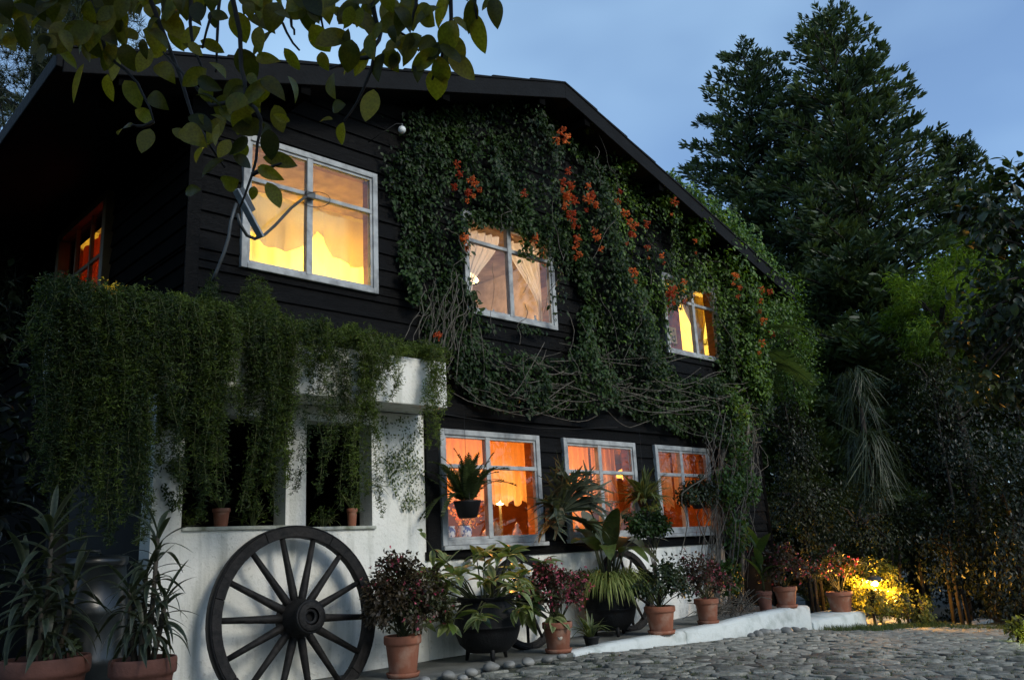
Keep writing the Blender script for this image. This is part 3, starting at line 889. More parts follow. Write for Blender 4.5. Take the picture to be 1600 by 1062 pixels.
# grass at the foot of the kerb end and between stones
def grass(name, label, centres, n, rad, h, mat):
    c = np.array(centres); idx = rng.integers(0, len(c), n)
    P = c[idx] + np.column_stack([rng.normal(size=n)*rad, rng.normal(size=n)*rad*.6, np.zeros(n)])
    P[:, 2] = [cob_z(x, y) if y < -.95 else .0 for x, y in P[:, :2]]
    D = _unit(np.column_stack([rng.normal(size=n)*.45, rng.normal(size=n)*.45, np.ones(n)]))
    o = cloud(name, P, D, rdir(n), rng.uniform(.4, 1, n)*h, .09, T_NEEDLE, mat)
    return tag(o, label, 'grass', kind='stuff')
m_grass = LEAF('yard_grass', (.03, .05, .012), (.09, .13, .03), .3)
cs = [(x, -1.15-random.uniform(0, .45), 0) for x in np.linspace(8.3, 11.4, 26)]
cs += [(x, y-.25, 0) for x, y in zip(np.linspace(10.4, 11.6, 12), np.linspace(-1.4, -3.4, 12))]
grass('grass', 'short grass growing at the foot of the white kerb end', cs, 6500, .14, .10, m_grass)
cs = [(seeds[i][0]+.12, seeds[i][1]+.1, 0) for i in order[:330] if in_yard(*seeds[i]) and random.random() < .6]
grass('grass', 'tiny tufts of grass in the cobble joints', cs, 5200, .03, .04, m_grass)
random.seed(102); rng = np.random.default_rng(102)
# ------------------------------------------------------------------ climbing trumpet vine on the gable
def inside(poly, x, z):
    c = np.zeros(len(x), bool); n = len(poly); j = n-1
    for i in range(n):
        xi, zi = poly[i]; xj, zj = poly[j]
        k = ((zi > z) != (zj > z)) & (x < (xj-xi)*(z-zi)/(zj-zi+1e-12)+xi)
        c ^= k; j = i
    return c
def wpoly(pts, Y=-.1):
    return [(float(p[0]), float(p[2])) for p in (on_y(x, y, Y) for x, y in pts)]
def vnoise(x, z, s, seed=0.0):
    return np.array([mnoise.noise((a*s, b*s, seed)) for a, b in zip(x, z)])
def poly_points(pts, n, Y=-.1, holes=(), dens=None):
    poly = wpoly(pts, Y); hp = [wpoly(h, Y) for h in holes]
    a = np.array(poly); lo = a.min(0); hi = a.max(0)
    X = []; Z = []; tot = 0
    while tot < n:
        x = rng.uniform(lo[0], hi[0], n); z = rng.uniform(lo[1], hi[1], n)
        k = inside(poly, x, z)
        for h in hp: k &= ~inside(h, x, z)
        x, z = x[k], z[k]
        if dens is not None:
            k = rng.random(len(x)) < dens(x, z); x, z = x[k], z[k]
        X.append(x); Z.append(z); tot += len(x)
    return np.concatenate(X)[:n], np.concatenate(Z)[:n]

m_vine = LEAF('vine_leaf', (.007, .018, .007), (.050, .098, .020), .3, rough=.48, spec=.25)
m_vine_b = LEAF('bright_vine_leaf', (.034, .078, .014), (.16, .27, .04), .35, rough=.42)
m_drystem = M('dry_vine_stem', (.15, .135, .11), (.055, .05, .04), rough=.9, scale=20)
m_trumpet = LEAF('orange_trumpet_flower', (.42, .045, .012), (.80, .24, .05), .35, obj=True, tcol=(1.3, 1.0, .7))

vine = thing('trumpet_vine', 'dense climbing vine with orange-red trumpet flowers covering the gable', 'climbing plant', (8.5, -.2, 0))
VO = np.array([8.5, -.2, 0])
VP = [(585, 200), (600, 180), (650, 168), (715, 150), (760, 140), (880, 138), (905, 165), (950, 212), (1000, 262), (1050, 305), (1100, 345), (1150, 385), (1190, 425),
      (1200, 470), (1195, 540), (1190, 600), (1185, 680), (1160, 690), (1120, 700), (1075, 680), (1010, 655), (950, 630), (905, 650), (850, 640), (800, 655), (740, 625), (710, 590),
      (712, 545), (672, 530), (668, 480), (640, 440), (628, 390), (640, 350), (612, 310), (600, 250)]
H1 = [(719, 340), (745, 342), (800, 352), (850, 385), (866, 515), (738, 492), (728, 440)]                 # the vine-framed window
H2 = [(1046, 472), (1072, 462), (1078, 452), (1112, 452), (1126, 568), (1044, 552)]
H3 = [(862, 385), (895, 420), (925, 470), (900, 490), (905, 510), (880, 560), (800, 545), (735, 512), (866, 518)]
H4 = [(1040, 553), (1130, 570), (1130, 590), (1060, 588)]
def vd(x, z):
    a = vnoise(x*1.0, z*.55, 1.5)*.9+vnoise(x, z*.7, 4.0, 5.)*.55
    return np.clip(.60+1.2*a+.35*np.exp(-((z-3.05)/.45)**2), .03, 1)
n = 34000
x, z = poly_points(VP, n, -.15, [H1, H2, H3, H4], vd)
bul = np.clip(.18+.42*vnoise(x*1.0, z*.45, 1.5, 9.)+.20*vnoise(x, z*.5, 4.5, 2.), .02, .62)
bul = bul*np.clip((x-2.2)/1.6, .35, 1)
depth = bul*rng.beta(2.2, 1.0, n)
P = np.column_stack([x, -.04-depth, z])
D = np.column_stack([rng.normal(size=n)*.55, -.35+rng.normal(size=n)*.4, -.75+rng.normal(size=n)*.45])
N = np.column_stack([rng.normal(size=n)*.55, -1+rng.normal(size=n)*.3, .75+rng.normal(size=n)*.5])
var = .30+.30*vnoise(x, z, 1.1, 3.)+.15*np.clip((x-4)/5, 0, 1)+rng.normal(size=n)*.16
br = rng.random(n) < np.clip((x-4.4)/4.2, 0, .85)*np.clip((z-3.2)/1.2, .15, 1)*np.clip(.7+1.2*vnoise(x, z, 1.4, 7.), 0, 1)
Q = P-VO
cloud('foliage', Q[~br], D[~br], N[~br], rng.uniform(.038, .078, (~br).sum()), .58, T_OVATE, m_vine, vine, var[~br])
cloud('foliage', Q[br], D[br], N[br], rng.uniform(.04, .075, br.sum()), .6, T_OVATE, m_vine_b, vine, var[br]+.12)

# vine spilling over the right-hand eave and down the corner
n = 12500
cx = [(1050, 288, .18), (1080, 312, .24), (1110, 336, .28), (1140, 360, .32), (1168, 384, .34), (1062, 302, .16), (1090, 328, .2), (1116, 350, .22), (1142, 372, .25), (1166, 395, .28), (1192, 418, .3), (1216, 446, .3), (1150, 700, .3), (1135, 760, .26), (1150, 830, .26), (1140, 900, .22), (1165, 760, .25), (1195, 440, .35), (1185, 500, .4), (1175, 560, .35), (1150, 640, .3), (1185, 600, .25), (1140, 400, .35), (1090, 350, .28), (1040, 305, .2), (980, 248, .16), (920, 185, .13), (1215, 480, .35), (1160, 450, .4)]
idx = rng.integers(0, len(cx), n)
C0 = np.array([on_y(a, b, -.30) for a, b, r in cx]); R0 = np.array([r for a, b, r in cx])
P = C0[idx]+rdir(n)*(R0[idx]*rng.random(n)**.4)[:, None]*np.array([1, .75, 1.25])
D = np.column_stack([rng.normal(size=n)*.6, -.3+rng.normal(size=n)*.5, -.6+rng.normal(size=n)*.5])
N = np.column_stack([rng.normal(size=n)*.6, -1+rng.normal(size=n)*.4, .9+rng.normal(size=n)*.4])
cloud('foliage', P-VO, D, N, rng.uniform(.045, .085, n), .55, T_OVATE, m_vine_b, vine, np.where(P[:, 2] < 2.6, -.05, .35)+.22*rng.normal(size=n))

# leafy strands hanging in front of the panes
PP = []; 
for (a, b, c, d, k) in ((818, 300, 824, 402, 260), (840, 330, 846, 402, 90), (878, 300, 884, 345, 150), (1062, 430, 1056, 482, 160), (1090, 420, 1076, 470, 120), (722, 340, 724, 400, 150), (728, 440, 742, 500, 150),
                        (905, 330, 912, 460, 260), (975, 400, 978, 500, 260), (1135, 470, 1140, 590, 300), (735, 340, 790, 345, 160), (800, 345, 850, 372, 140), (920, 480, 905, 560, 200), (640, 420, 650, 470, 120)):
    A = on_y(a, b, -.16); B = on_y(c, d, -.14)
    t = rng.random(k)[:, None]
    PP.append(A+(B-A)*t+rng.normal(size=(k, 3))*.04)
P = np.concatenate(PP); n = len(P)
cloud('foliage', P-VO, np.column_stack([rng.normal(size=n)*.7, rng.normal(size=n)*.4-.3, -.7+rng.normal(size=n)*.4]), np.column_stack([rng.normal(size=n)*.6, -np.ones(n), np.ones(n)*.6]),
      rng.uniform(.05, .085, n), .55, T_OVATE, m_vine, vine, .35+.3*rng.random(n))

# bare grey stems: sagging loops under the upper floor, bundles by the windows, ropes at the corner
mb = MB()
def sag(a, b, dip, r, wig=.04, k=9, Y=-.16):
    A = Vector(on_y(*a, Y)); B = Vector(on_y(*b, Y)); s = random.uniform(0, 9)
    pts = []
    for i in range(k):
        t = i/(k-1); p = A.lerp(B, t)
        p.z -= dip*4*t*(1-t)
        nv = mnoise.noise_vector((t*3+s, s, 1.0))
        p += Vector((nv[0]*wig, nv[1]*wig*.8, nv[2]*wig)); pts.append(p-Vector(VO))
    mb.tube(pts, r, 4, False)
for i in range(62):
    x0 = random.uniform(705, 1120); L = random.uniform(60, 220)
    y0 = 590+25*math.sin(x0*.013)+random.uniform(-25, 45)
    sag((x0, y0), (min(1190, x0+L), y0+random.uniform(-30, 35)), random.uniform(.03, .28), random.uniform(.0025, .006), .10, 10, random.uniform(-.32, -.08))
for i in range(34):
    x0 = random.uniform(665, 745)
    sag((x0, random.uniform(430, 480)), (x0+random.uniform(-45, 25), random.uniform(530, 590)), 0, random.uniform(.0025, .006), .10, 9, random.uniform(-.25, -.06))
for i in range(46):
    x0 = random.uniform(1108, 1190)
    sag((x0, random.uniform(640, 720)), (x0+random.uniform(-30, 15)-15, random.uniform(800, 965)), 0, random.uniform(.003, .008), .34, 13, random.uniform(-.42, -.08))
for i in range(40):
    x0 = random.uniform(640, 1150); y0 = random.uniform(180, 560)
    if y0 < 150+(x0-880)*.95: continue
    sag((x0, y0), (x0+random.uniform(-50, 70), y0+random.uniform(20, 120)), random.uniform(-.05, .1), random.uniform(.0025, .005), .1, 9, random.uniform(-.42, -.2))
mb.build('stems', m_drystem, vine, kind='stuff')
mb = MB()
for a, b, c, d, r in ((1128, 700, 1118, 960, .035), (1146, 690, 1140, 965, .028), (1165, 660, 1158, 965, .03)):
    A = Vector(on_y(a, b, -.2)-VO); B = Vector(on_y(c, d, -.2)-VO); B.z = .0
    pts = [A.lerp(B, t)+Vector((.05*math.sin(t*9+a), .04*math.cos(t*7+a), 0)) for t in np.linspace(0, 1, 12)]
    mb.tube(pts, [r*(.8+.4*t) for t in np.linspace(0, 1, 12)], 7)
mb.build('trunk', m_drystem, vine)

# flower clusters, each one a part
def trumpet_mesh(seed, k):
    r = random.Random(seed); mb = MB()
    for i in range(k):
        a = r.uniform(0, 2*math.pi); e = r.uniform(-.9, .5)
        d = Vector((math.cos(a)*math.cos(e), math.sin(a)*math.cos(e)-.25, math.sin(e)-.25)).normalized()
        o = Vector((r.uniform(-.02, .02), r.uniform(-.02, .02), r.uniform(-.05, .05)))
        L = r.uniform(.05, .075)
        mb.tube([o, o+d*L*.5, o+d*L*.85, o+d*L], [.002, .006, .009, .013], 5, False)
        tip = o+d*L; q = d.orthogonal().normalized(); w = d.cross(q)
        for j in range(5):
            an = j*2*math.pi/5; v = q*math.cos(an)+w*math.sin(an); v2 = q*math.cos(an+.6)+w*math.sin(an+.6); v1 = q*math.cos(an-.6)+w*math.sin(an-.6)
            mb.add([tip+v1*.008, tip+v2*.008, tip+v*.03-d*.008], [(0, 1, 2)])
    me = mb.mesh('flower_cluster'); return me
TR = [trumpet_mesh(s, k) for s, k in ((1, 16), (2, 22), (3, 11), (4, 26))]
FL = [(714, 258, 0), (718, 272, 1), (735, 281, 2), (731, 300, 3), (742, 287, 0), (748, 297, 2), (820, 303, 2), (877, 205, 0), (871, 219, 2), (884, 217, 0), (889, 268, 2), (880, 284, 1), (893, 290, 3), (886, 305, 3), (898, 312, 1), (882, 322, 0),
      (892, 335, 1), (897, 346, 0), (919, 290, 1), (924, 305, 1), (919, 312, 0), (901, 373, 1), (899, 386, 0), (906, 397, 0), (967, 300, 2), (978, 333, 0), (984, 347, 1), (991, 353, 0), (987, 366, 2), (1012, 386, 0), (937, 370, 2), (930, 360, 2),
      (1054, 316, 0), (1051, 453, 1), (1047, 462, 0), (1070, 470, 0), (1087, 376, 0), (1150, 430, 0), (1191, 452, 0), (1203, 455, 1), (1188, 470, 0), (1192, 502, 0), (1208, 521, 0), (1190, 536, 0), (990, 425, 0), (1035, 400, 2), (1010, 350, 2), (684, 523, 0), (725, 372, 1), (835, 371, 1), (1070, 440, 2), (1155, 450, 2)]
for (a, b, k) in FL:
    p = on_y(a, b, -.46 if a > 860 else -.36)
    if b > 350 and 720 < a < 860: p = on_y(a, b, -.22)
    o = link('flower_cluster', TR[k], m_trumpet, vine, loc=Vector(p-VO), rot=(random.uniform(-.3, .3), random.uniform(-.3, .3), random.uniform(0, 6)), scale=random.uniform(.55, .95))
    if random.random() < .6:
        o = link('flower_cluster', TR[(k+2) % 4], m_trumpet, vine, loc=Vector(on_y(a+random.uniform(-9, 9), b+random.uniform(8, 20), p[1]+.03)-VO), rot=(0, 0, random.uniform(0, 6)), scale=random.uniform(.35, .65))

# ------------------------------------------------------------------ feathery plants trailing over the white ledge
m_fern = LEAF('feathery_trailing_leaf', (.014, .032, .009), (.14, .20, .03), .35, rough=.55)
m_fernstem = M('pale_trailing_stem', (.12, .13, .05), rough=.7)
trail = {}
def trailing(label, strands, mound, nm, seed):
    t = thing('trailing_plant', label, 'trailing plant', (0, -.3, 2.84))
    O = np.array([0, -.3, 2.84])
    r = np.random.default_rng(seed); P = []; V = []; stems = MB()
    for (x, L, v) in strands:
        y0 = r.uniform(-.72, -.5); sx = r.normal()*.09
        z0 = 2.86+r.uniform(0, .12); k = max(4, int(L/.10))
        pts = [Vector((x+r.normal()*.03, y0+.22, z0+.02)), Vector((x, y0+.05, z0+.03))]
        for i in range(1, k+1):
            q = i/k
            pts.append(Vector((x+sx*q+.03*math.sin(q*7+x*9), y0-.03*math.sin(q*3)+r.normal()*.012, z0-L*q)))
        stems.tube([p-Vector(O) for p in pts], .0022, 3, False)
        pa = np.array([tuple(p) for p in pts])
        m = int(L*230)+30
        f = r.random(m)*(len(pa)-1.001); i0 = f.astype(int); fr = (f-i0)[:, None]
        base = pa[i0]*(1-fr)+pa[i0+1]*fr
        taper = .35+.65*np.clip((len(pa)-1-f)/3, 0, 1)
        P.append(base+r.normal(size=(m, 3))*(.030*taper)[:, None]); V.append(np.full(m, v)+r.normal(size=m)*.16+.18*r.normal())
    P = np.concatenate(P); V = np.concatenate(V)
    # mound on top of the ledge
    (x0, x1, top) = mound
    mx = r.uniform(x0, x1, nm)
    tp = np.array([top(a) for a in mx])*(.78+1.1*vnoise(mx, mx*0, 3.1, seed))
    my = r.uniform(-.58, -.06, nm); cap = np.clip(1-((my+.32)/.34)**2, .05, 1)
    mz = 2.84+tp*cap*r.random(nm)**.45
    Pm = np.column_stack([mx, my, mz]); Vm = .36+.55*vnoise(mx, mz, 3, 1.)+.14*np.clip((mx+.5)/2.5, 0, 1)+r.normal(size=nm)*.15  # mound tone climbs along the ledge, its lit end put into the colour
    A = np.concatenate([P, Pm])-O; W = np.concatenate([V, Vm]); n = len(A)
    # every node carries a little spray of needles
    reps = 3
    A2 = np.repeat(A, reps, 0)+rng.normal(size=(n*reps, 3))*.006
    D = _unit(np.column_stack([rng.normal(size=n*reps), rng.normal(size=n*reps)*.8-.25, rng.normal(size=n*reps)*.7-.15]))
    cloud('foliage', A2, D, rdir(n*reps), rng.uniform(.018, .046, n*reps), .22, T_KITE, m_fern, t, np.repeat(W, reps))
    stems.build('stems', m_fernstem, t, kind='stuff')
    return t
def xs_px(a, b, k, Y=-.55): return [on_y(random.uniform(a, b), 600, Y)[0] for _ in range(k)]
def strands(spec):  # v grows from the dark end to the lit end: light put into leaf tone
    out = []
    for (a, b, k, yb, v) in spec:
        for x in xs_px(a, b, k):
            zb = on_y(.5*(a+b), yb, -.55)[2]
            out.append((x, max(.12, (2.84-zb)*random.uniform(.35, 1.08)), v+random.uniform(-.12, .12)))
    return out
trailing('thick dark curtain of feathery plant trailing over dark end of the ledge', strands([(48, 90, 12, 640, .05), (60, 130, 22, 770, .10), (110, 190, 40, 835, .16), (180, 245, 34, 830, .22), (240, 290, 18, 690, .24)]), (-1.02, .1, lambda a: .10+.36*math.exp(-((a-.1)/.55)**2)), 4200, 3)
trailing('feathery green plant trailing in strands over the two porch openings', strands([(285, 345, 30, 800, .26), (345, 395, 9, 640, .3), (395, 452, 32, 800, .3), (452, 505, 12, 600, .34), (484, 548, 9, 800, .12)]), (.0, 1.45, lambda a: .47-.16*a), 5200, 4)
trailing('yellow-green feathery plant hanging in thin strands over end of white ledge', strands([(556, 582, 10, 800, .5), (550, 610, 5, 640, .5), (585, 640, 4, 640, .5), (655, 690, 5, 700, .55), (664, 686, 3, 790, .5)]), (1.4, 2.50, lambda a: .15+.10*math.exp(-((a-2.4)/.25)**2)), 2600, 5)
# loose bit hanging past the ledge end
# small creeping leaves on the white wall under the ledge
n = 900
x, z = poly_points([(585, 650), (655, 650), (660, 790), (625, 800), (590, 720)], n, 0, (), lambda a, b: np.clip(.35+1.2*vnoise(a, b*.7, 5, 4.), 0, 1))
t = thing('creeping_fig', 'sparse small leaves creeping over white wall below the ledge', 'climbing plant', (2.2, -.02, 2.3))
cloud('foliage', np.column_stack([x-2.2, -.012-.02*rng.random(n), z-2.3]), np.column_stack([rng.normal(size=n), -.2*np.ones(n), rng.normal(size=n)-.5]), np.column_stack([rng.normal(size=n)*.4, -np.ones(n), rng.normal(size=n)*.4]), rng.uniform(.015, .035, n), .6, T_KITE, m_fern, t, rng.random(n)*.7)
# and on the pillar at the porch corner
n = 1300
x, z = poly_points([(243, 600), (287, 600), (285, 790), (262, 800), (243, 740)], n, 0, (), lambda a, b: np.clip(.3+1.2*vnoise(a, b*.9, 6, 8.)+.35*(b-1.7), 0, 1))
t = thing('creeping_fig', 'dark creeping leaves over the white porch pillar at house corner', 'climbing plant', (0, -.02, 2.3))
cloud('foliage', np.column_stack([x, -.012-.03*rng.random(n), z-2.3]), np.column_stack([rng.normal(size=n), -.2*np.ones(n), rng.normal(size=n)-.5]), np.column_stack([rng.normal(size=n)*.4, -np.ones(n), rng.normal(size=n)*.4]), rng.uniform(.02, .04, n), .5, T_KITE, m_fern, t, rng.random(n)*.4)

# yellow flowers on the ledge
m_yel = LEAF('yellow_blossom', (.60, .34, .02), (.85, .60, .05), .35)
for (px, py, k, s, lab) in ((175, 455, 150, .07, 'bunch of yellow blossoms standing on the dark end of the ledge'), (542, 530, 30, .025, 'tiny yellow blossom on the ledge edge')):
    p = on_y(px, py, -.35)
    t = thing('yellow_flower', lab, 'flower', (p[0], p[1], 2.86))
    mb = MB()
    for q in range(7): mb.tube([(0, 0, 0), (random.uniform(-s, s), random.uniform(-s, s), p[2]-2.86)], .003, 4)
    mb.build('stem', m_fernstem, t)
    P = rng.normal(size=(k, 3))*np.array([s, s, s*.45])+np.array([0, 0, p[2]-2.86])
    cloud('petals', P, rdir(k), rdir(k), .028, .6, T_KITE, m_yel, t)
random.seed(103); rng = np.random.default_rng(103)
# ------------------------------------------------------------------ wheels
m_wheel = M('old_black_wheel_wood', (.018, .016, .015), (.005, .005, .005), rough=.65, spec=.25, scale=16, bump=.4, bscale=30, stretch=(1, 1, 1), rand=.2)
m_iron = M('black_iron', (.007, .008, .009), (.004, .004, .005), rough=.6, spec=.25, scale=9, bump=.25, bscale=60)
def cart_wheel(label, c, R, lean, rz, spin=0.0, spokes=14):
    """local: wheel in the XZ plane, hub along -Y"""
    t = thing('cart_wheel', label, 'wheel', c, rz)
    inner = tag(bpy.data.objects.new('rim', None)); 
    ct, st = math.cos(lean), math.sin(lean)
    def W(x, y, z): return (x, y*ct+z*st, z*ct-y*st)
    # rim in felloes, each with its own joint
    nf = 7
    for k in range(nf):
        a0 = spin+2*math.pi*k/nf+.0012; a1 = spin+2*math.pi*(k+1)/nf-.0012; ns = 7
        vs = []; fs = []
        for i in range(ns+1):
            a = a0+(a1-a0)*i/ns; ca, sa = math.cos(a), math.sin(a)
            for (r, y) in ((R, -.045), (R, .045), (R*.885, .04), (R*.885, -.04)): vs.append(W(r*ca, y, r*sa))
        for i in range(ns):
            for j in range(4): fs.append((i*4+j, i*4+(j+1) % 4, (i+1)*4+(j+1) % 4, (i+1)*4+j))
        fs += [(0, 3, 2, 1), tuple(ns*4+q for q in (0, 1, 2, 3))]
        o = MB().add(vs, fs).build('felloe', m_wheel, t); fix_normals(o.data)
        md = o.modifiers.new('bevel', 'BEVEL'); md.width = .007; md.segments = 2; md.limit_method = 'ANGLE'; md.angle_limit = math.radians(40)
    # iron tyre
    vs = []; fs = []; ns = 64
    for i in range(ns):
        a = 2*math.pi*i/ns; ca, sa = math.cos(a), math.sin(a)
        for (r, y) in ((R+.012, -.042), (R+.012, .042), (R+.001, .042), (R+.001, -.042)): vs.append(W(r*ca, y, r*sa))
    for i in range(ns):
        for j in range(4): fs.append((i*4+j, i*4+(j+1) % 4, ((i+1) % ns)*4+(j+1) % 4, ((i+1) % ns)*4+j))
    o = MB().add(vs, fs, True).build('tyre', m_iron, t); fix_normals(o.data)
    for k in range(spokes):
        a = spin+2*math.pi*(k+.5)/spokes; ca, sa = math.cos(a), math.sin(a)
        jj = random.uniform(-.003, .003)
        pts = [W(r*ca, -.03+.03*(r/R)+jj, r*sa) for r in (R*.12, R*.3, R*.6, R*.885)]
        MB().tube(pts, [.026*R/.6, .028*R/.6, .022*R/.6, .019*R/.6], 8).build('spoke', m_wheel, t)
    s = R/.6
    prof = [(.055, -.20), (.085, -.20), (.095, -.195), (.10, -.15), (.105, -.10), (.125, -.06), (.128, .05), (.10, .08), (.07, .10)]
    hub = MB(); n = 22; vs = []; fs = []
    for (r, y) in prof:
        for j in range(n):
            w = 2*math.pi*j/n; vs.append(W(r*s*math.cos(w), y*s, r*s*math.sin(w)))
    for i in range(len(prof)-1):
        for j in range(n): fs.append((i*n+j, i*n+(j+1) % n, (i+1)*n+(j+1) % n, (i+1)*n+j))
    fs.append(tuple(reversed(range((len(prof)-1)*n, len(prof)*n))))
    h = hub.add(vs, fs, True).build('hub', m_wheel, t); fix_normals(h.data)
    # axle box: two iron rings and a dark bore
    for (r0, r1, y0, y1) in ((.030, .053, -.185, -.17), (.088, .107, -.19, -.165)):
        vs = []; fs = []
        for j in range(n):
            w = 2*math.pi*j/n
            for (r, y) in ((r1, y1), (r1, y0), (r0, y0), (r0, y1)): vs.append(W(r*s*math.cos(w), y*s, r*s*math.sin(w)))
        for j in range(n):
            for q in range(4): fs.append((j*4+q, j*4+(q+1) % 4, ((j+1) % n)*4+(q+1) % 4, ((j+1) % n)*4+q))
        o = MB().add(vs, fs, True).build('hub_ring', m_iron, h); fix_normals(o.data)
    vs = [W(.055*s*math.cos(2*math.pi*j/n), -.155*s, .055*s*math.sin(2*math.pi*j/n)) for j in range(n)]
    MB().add(vs, [tuple(range(n))]).build('bore', M('black_bore', (.003, .003, .003), rough=.9), h)
    bpy.data.objects.remove(inner)
    return t
# centre from the pixels of the rim, on a plane just in front of the wall; radius from its height
a = on_y(325, 925, -.22); b = on_y(577, 965, -.22); top = on_y(452, 823, -.16)
WC = (a+b)/2; WR = (b[0]-a[0])/2*1.0
WC[2] = top[2]-WR
print('wheel', WC, WR)
cart_wheel('large black wooden cart wheel leaning on white wall below the porch openings', (WC[0], -.26, WC[2]), WR, .10, 0, .16)
w2 = on_y(822, 960, -.2)
cart_wheel('black cart wheel half hidden between cauldron and pink begonia pot', (w2[0]-.05, -.24, .46), .46, .12, 0, .2, 12)
w3 = on_y(985, 945, -.2)
cart_wheel('black cart wheel mostly hidden behind the grassy cauldron and rose pot', (w3[0]-.1, -.24, .46), .45, .12, 0, .3, 12)

# ------------------------------------------------------------------ pots
m_terra = M('terracotta', (.25, .095, .055), (.33, .20, .145), lo=.30, hi=.46, rough=.85, scale=6, bump=.15, bscale=40, rand=.25)
m_terra2 = M('old_terracotta', (.20, .08, .055), (.12, .05, .035), rough=.85, scale=5, bump=.2, bscale=40, rand=.2)
m_potsoil = M('pot_soil', (.02, .014, .01), rough=1)
m_stem = M('green_stem', (.05, .06, .02), (.03, .03, .012), rough=.7)
m_cane = M('grey_cane', (.09, .075, .05), (.05, .04, .03), rough=.8, scale=20)
m_seal = M('pale_sticker', (.55, .5, .42), rough=.6)

def pot(t, r, h, mat=None, saucer=True, band=True):
    mat = mat or m_terra
    z0 = .03 if saucer else 0
    p = MB().lathe([(r*.70, z0), (r*.74, z0+.01), (r*.90, h*.74), (r*.92, h*.78), (r*1.0, h*.80), (r*1.02, h*.84), (r*1.02, h*.97), (r*.99, h), (r*.90, h), (r*.88, h*.9)], 28, cap=False).build('pot', mat, t)
    MB().lathe([(.001, h*.90), (r*.89, h*.90)], 20, cap=False).build('soil', m_potsoil, t)
    if saucer:
        MB().lathe([(.001, .002), (r*.84, .002), (r*.92, .04), (r*.88, .042), (r*.80, .02), (.001, .018)], 24, cap=False).build('saucer', mat, p)
    return p
def depth_of(p): return float((np.asarray(p)-CAM)@_f)
def px_m(p): return depth_of(p)/FOC       # metres per pixel at a point

def bush(t, c, rad, n, size, mat, clumps=26, spread=.30, var0=.3, stems=14, base=(0, 0, 0), T=T_OVATE, width=.6, droop=.3, name='foliage', shell=.5, seed=None):
    c = np.array(c, float); rad = np.array(rad, float)
    dirs = rdir(clumps); dirs[:, 2] = np.abs(dirs[:, 2])*1.0-.35*rng.random(clumps)
    K = c + dirs*rad*(shell+(1-shell)*rng.random((clumps, 1)))
    idx = rng.integers(0, clumps, n)
    off = rdir(n)*(rng.random((n, 1))**.5)*rad.mean()*spread
    P = K[idx]+off
    out = _unit((P-c)/rad)
    D = out*.7+rng.normal(size=(n, 3))*.6; D[:, 2] -= droop
    N = out*.5+np.array([0, 0, .9])+rng.normal(size=(n, 3))*.4
    kv = rng.normal(size=clumps)*.16
    o = cloud(name, P, D, N, size*rng.uniform(.65, 1.25, n), width, T, mat, t, var0+kv[idx]+rng.normal(size=n)*.14)
    if stems:
        mb = MB(); b = Vector(base)
        for k in range(min(stems, clumps)):
            e = Vector(K[k]); mid = b.lerp(e, .5)+Vector((0, 0, .06*rad.mean()))
            mb.tube([b+Vector((random.uniform(-.03, .03), random.uniform(-.03, .03), 0)), mid, e], [.006, .005, .003], 4, False)
        mb.build('stems', m_stem, t, kind='stuff')
    return K

m_beg = LEAF('begonia_bronze_leaf', (.030, .022, .014), (.085, .065, .034), .25, rough=.4)
m_beg2 = LEAF('begonia_green_leaf', (.025, .03, .014), (.075, .085, .035), .25, rough=.4)
m_pink = LEAF('pink_begonia_flower', (.34, .035, .075), (.62, .16, .22), .35, tcol=(1.2, 1, 1))
m_pinkdim = LEAF('dusky_pink_flower', (.18, .025, .045), (.34, .09, .12), .3, tcol=(1.2, 1, 1))

def flowers(t, K, n, size, mat, jitter=.04, bias=None, name='flowers'):
    K = np.asarray(K); idx = rng.integers(0, len(K), n) if bias is None else bias
    P = K[idx]+rng.normal(size=(n, 3))*jitter
    # each bloom is four little petals
    P4 = np.repeat(P, 4, 0); D = rdir(n*4); 
    cloud(name, P4, D, rdir(n*4), size*rng.uniform(.7, 1.2, n*4), .8, T_KITE, mat, t, np.repeat(rng.random(n), 4))

def pot_plant(name, label, px, py, wpx, hpx, z=0.0, mat=None, group=None, saucer=True, cat='potted plant'):
    p = on_z(px, py, z); s = px_m(p)
    t = thing(name, label, cat, (p[0], p[1], z), random.uniform(0, 6), group)
    t.rotation_euler = (0, 0, 0)
    pot(t, wpx*s/2, hpx*s, mat, saucer)
    return t, wpx*s/2, hpx*s, s

# 1 bronze begonia beside the big wheel
t, r, h, s = pot_plant('potted_begonia', 'tall bronze-leaved begonia with few pink flowers in terracotta pot beside big wheel', 630, 1057, 58, 62)
K = bush(t, (-.04, -.02, h+44*s), (74*s, .30, 88*s), 4200, .040, m_beg, 60, .26, .32, 26, (0, 0, h*.9))
K2 = bush(t, (.13, -.04, h+26*s), (58*s, .24, 60*s), 1900, .036, m_beg2, 22, .28, .35, 10, (0, 0, h*.9), droop=.6)
flowers(t, K[:18], 190, .020, m_pink, .05); flowers(t, K2[:6], 40, .022, m_pink, .04)
# 5 pink begonia
t, r, h, s = pot_plant('potted_begonia', 'begonia thick with pink flowers in terracotta pot with round pale seal', 873, 1019, 47, 46)
K = bush(t, (0, 0, h+42*s), (48*s, .27, 58*s), 2300, .036, m_beg, 36, .28, .25, 22, (0, 0, h*.9))
flowers(t, K, 420, .023, m_pink, .055)
MB().lathe([(.001, 0), (.024, 0), (.024, .002), (.001, .003)], 14, cap=False).build('seal', m_seal, t, loc=(-r*.485, -r*.665, h*.52), rot=(math.pi/2, 0, -.64))
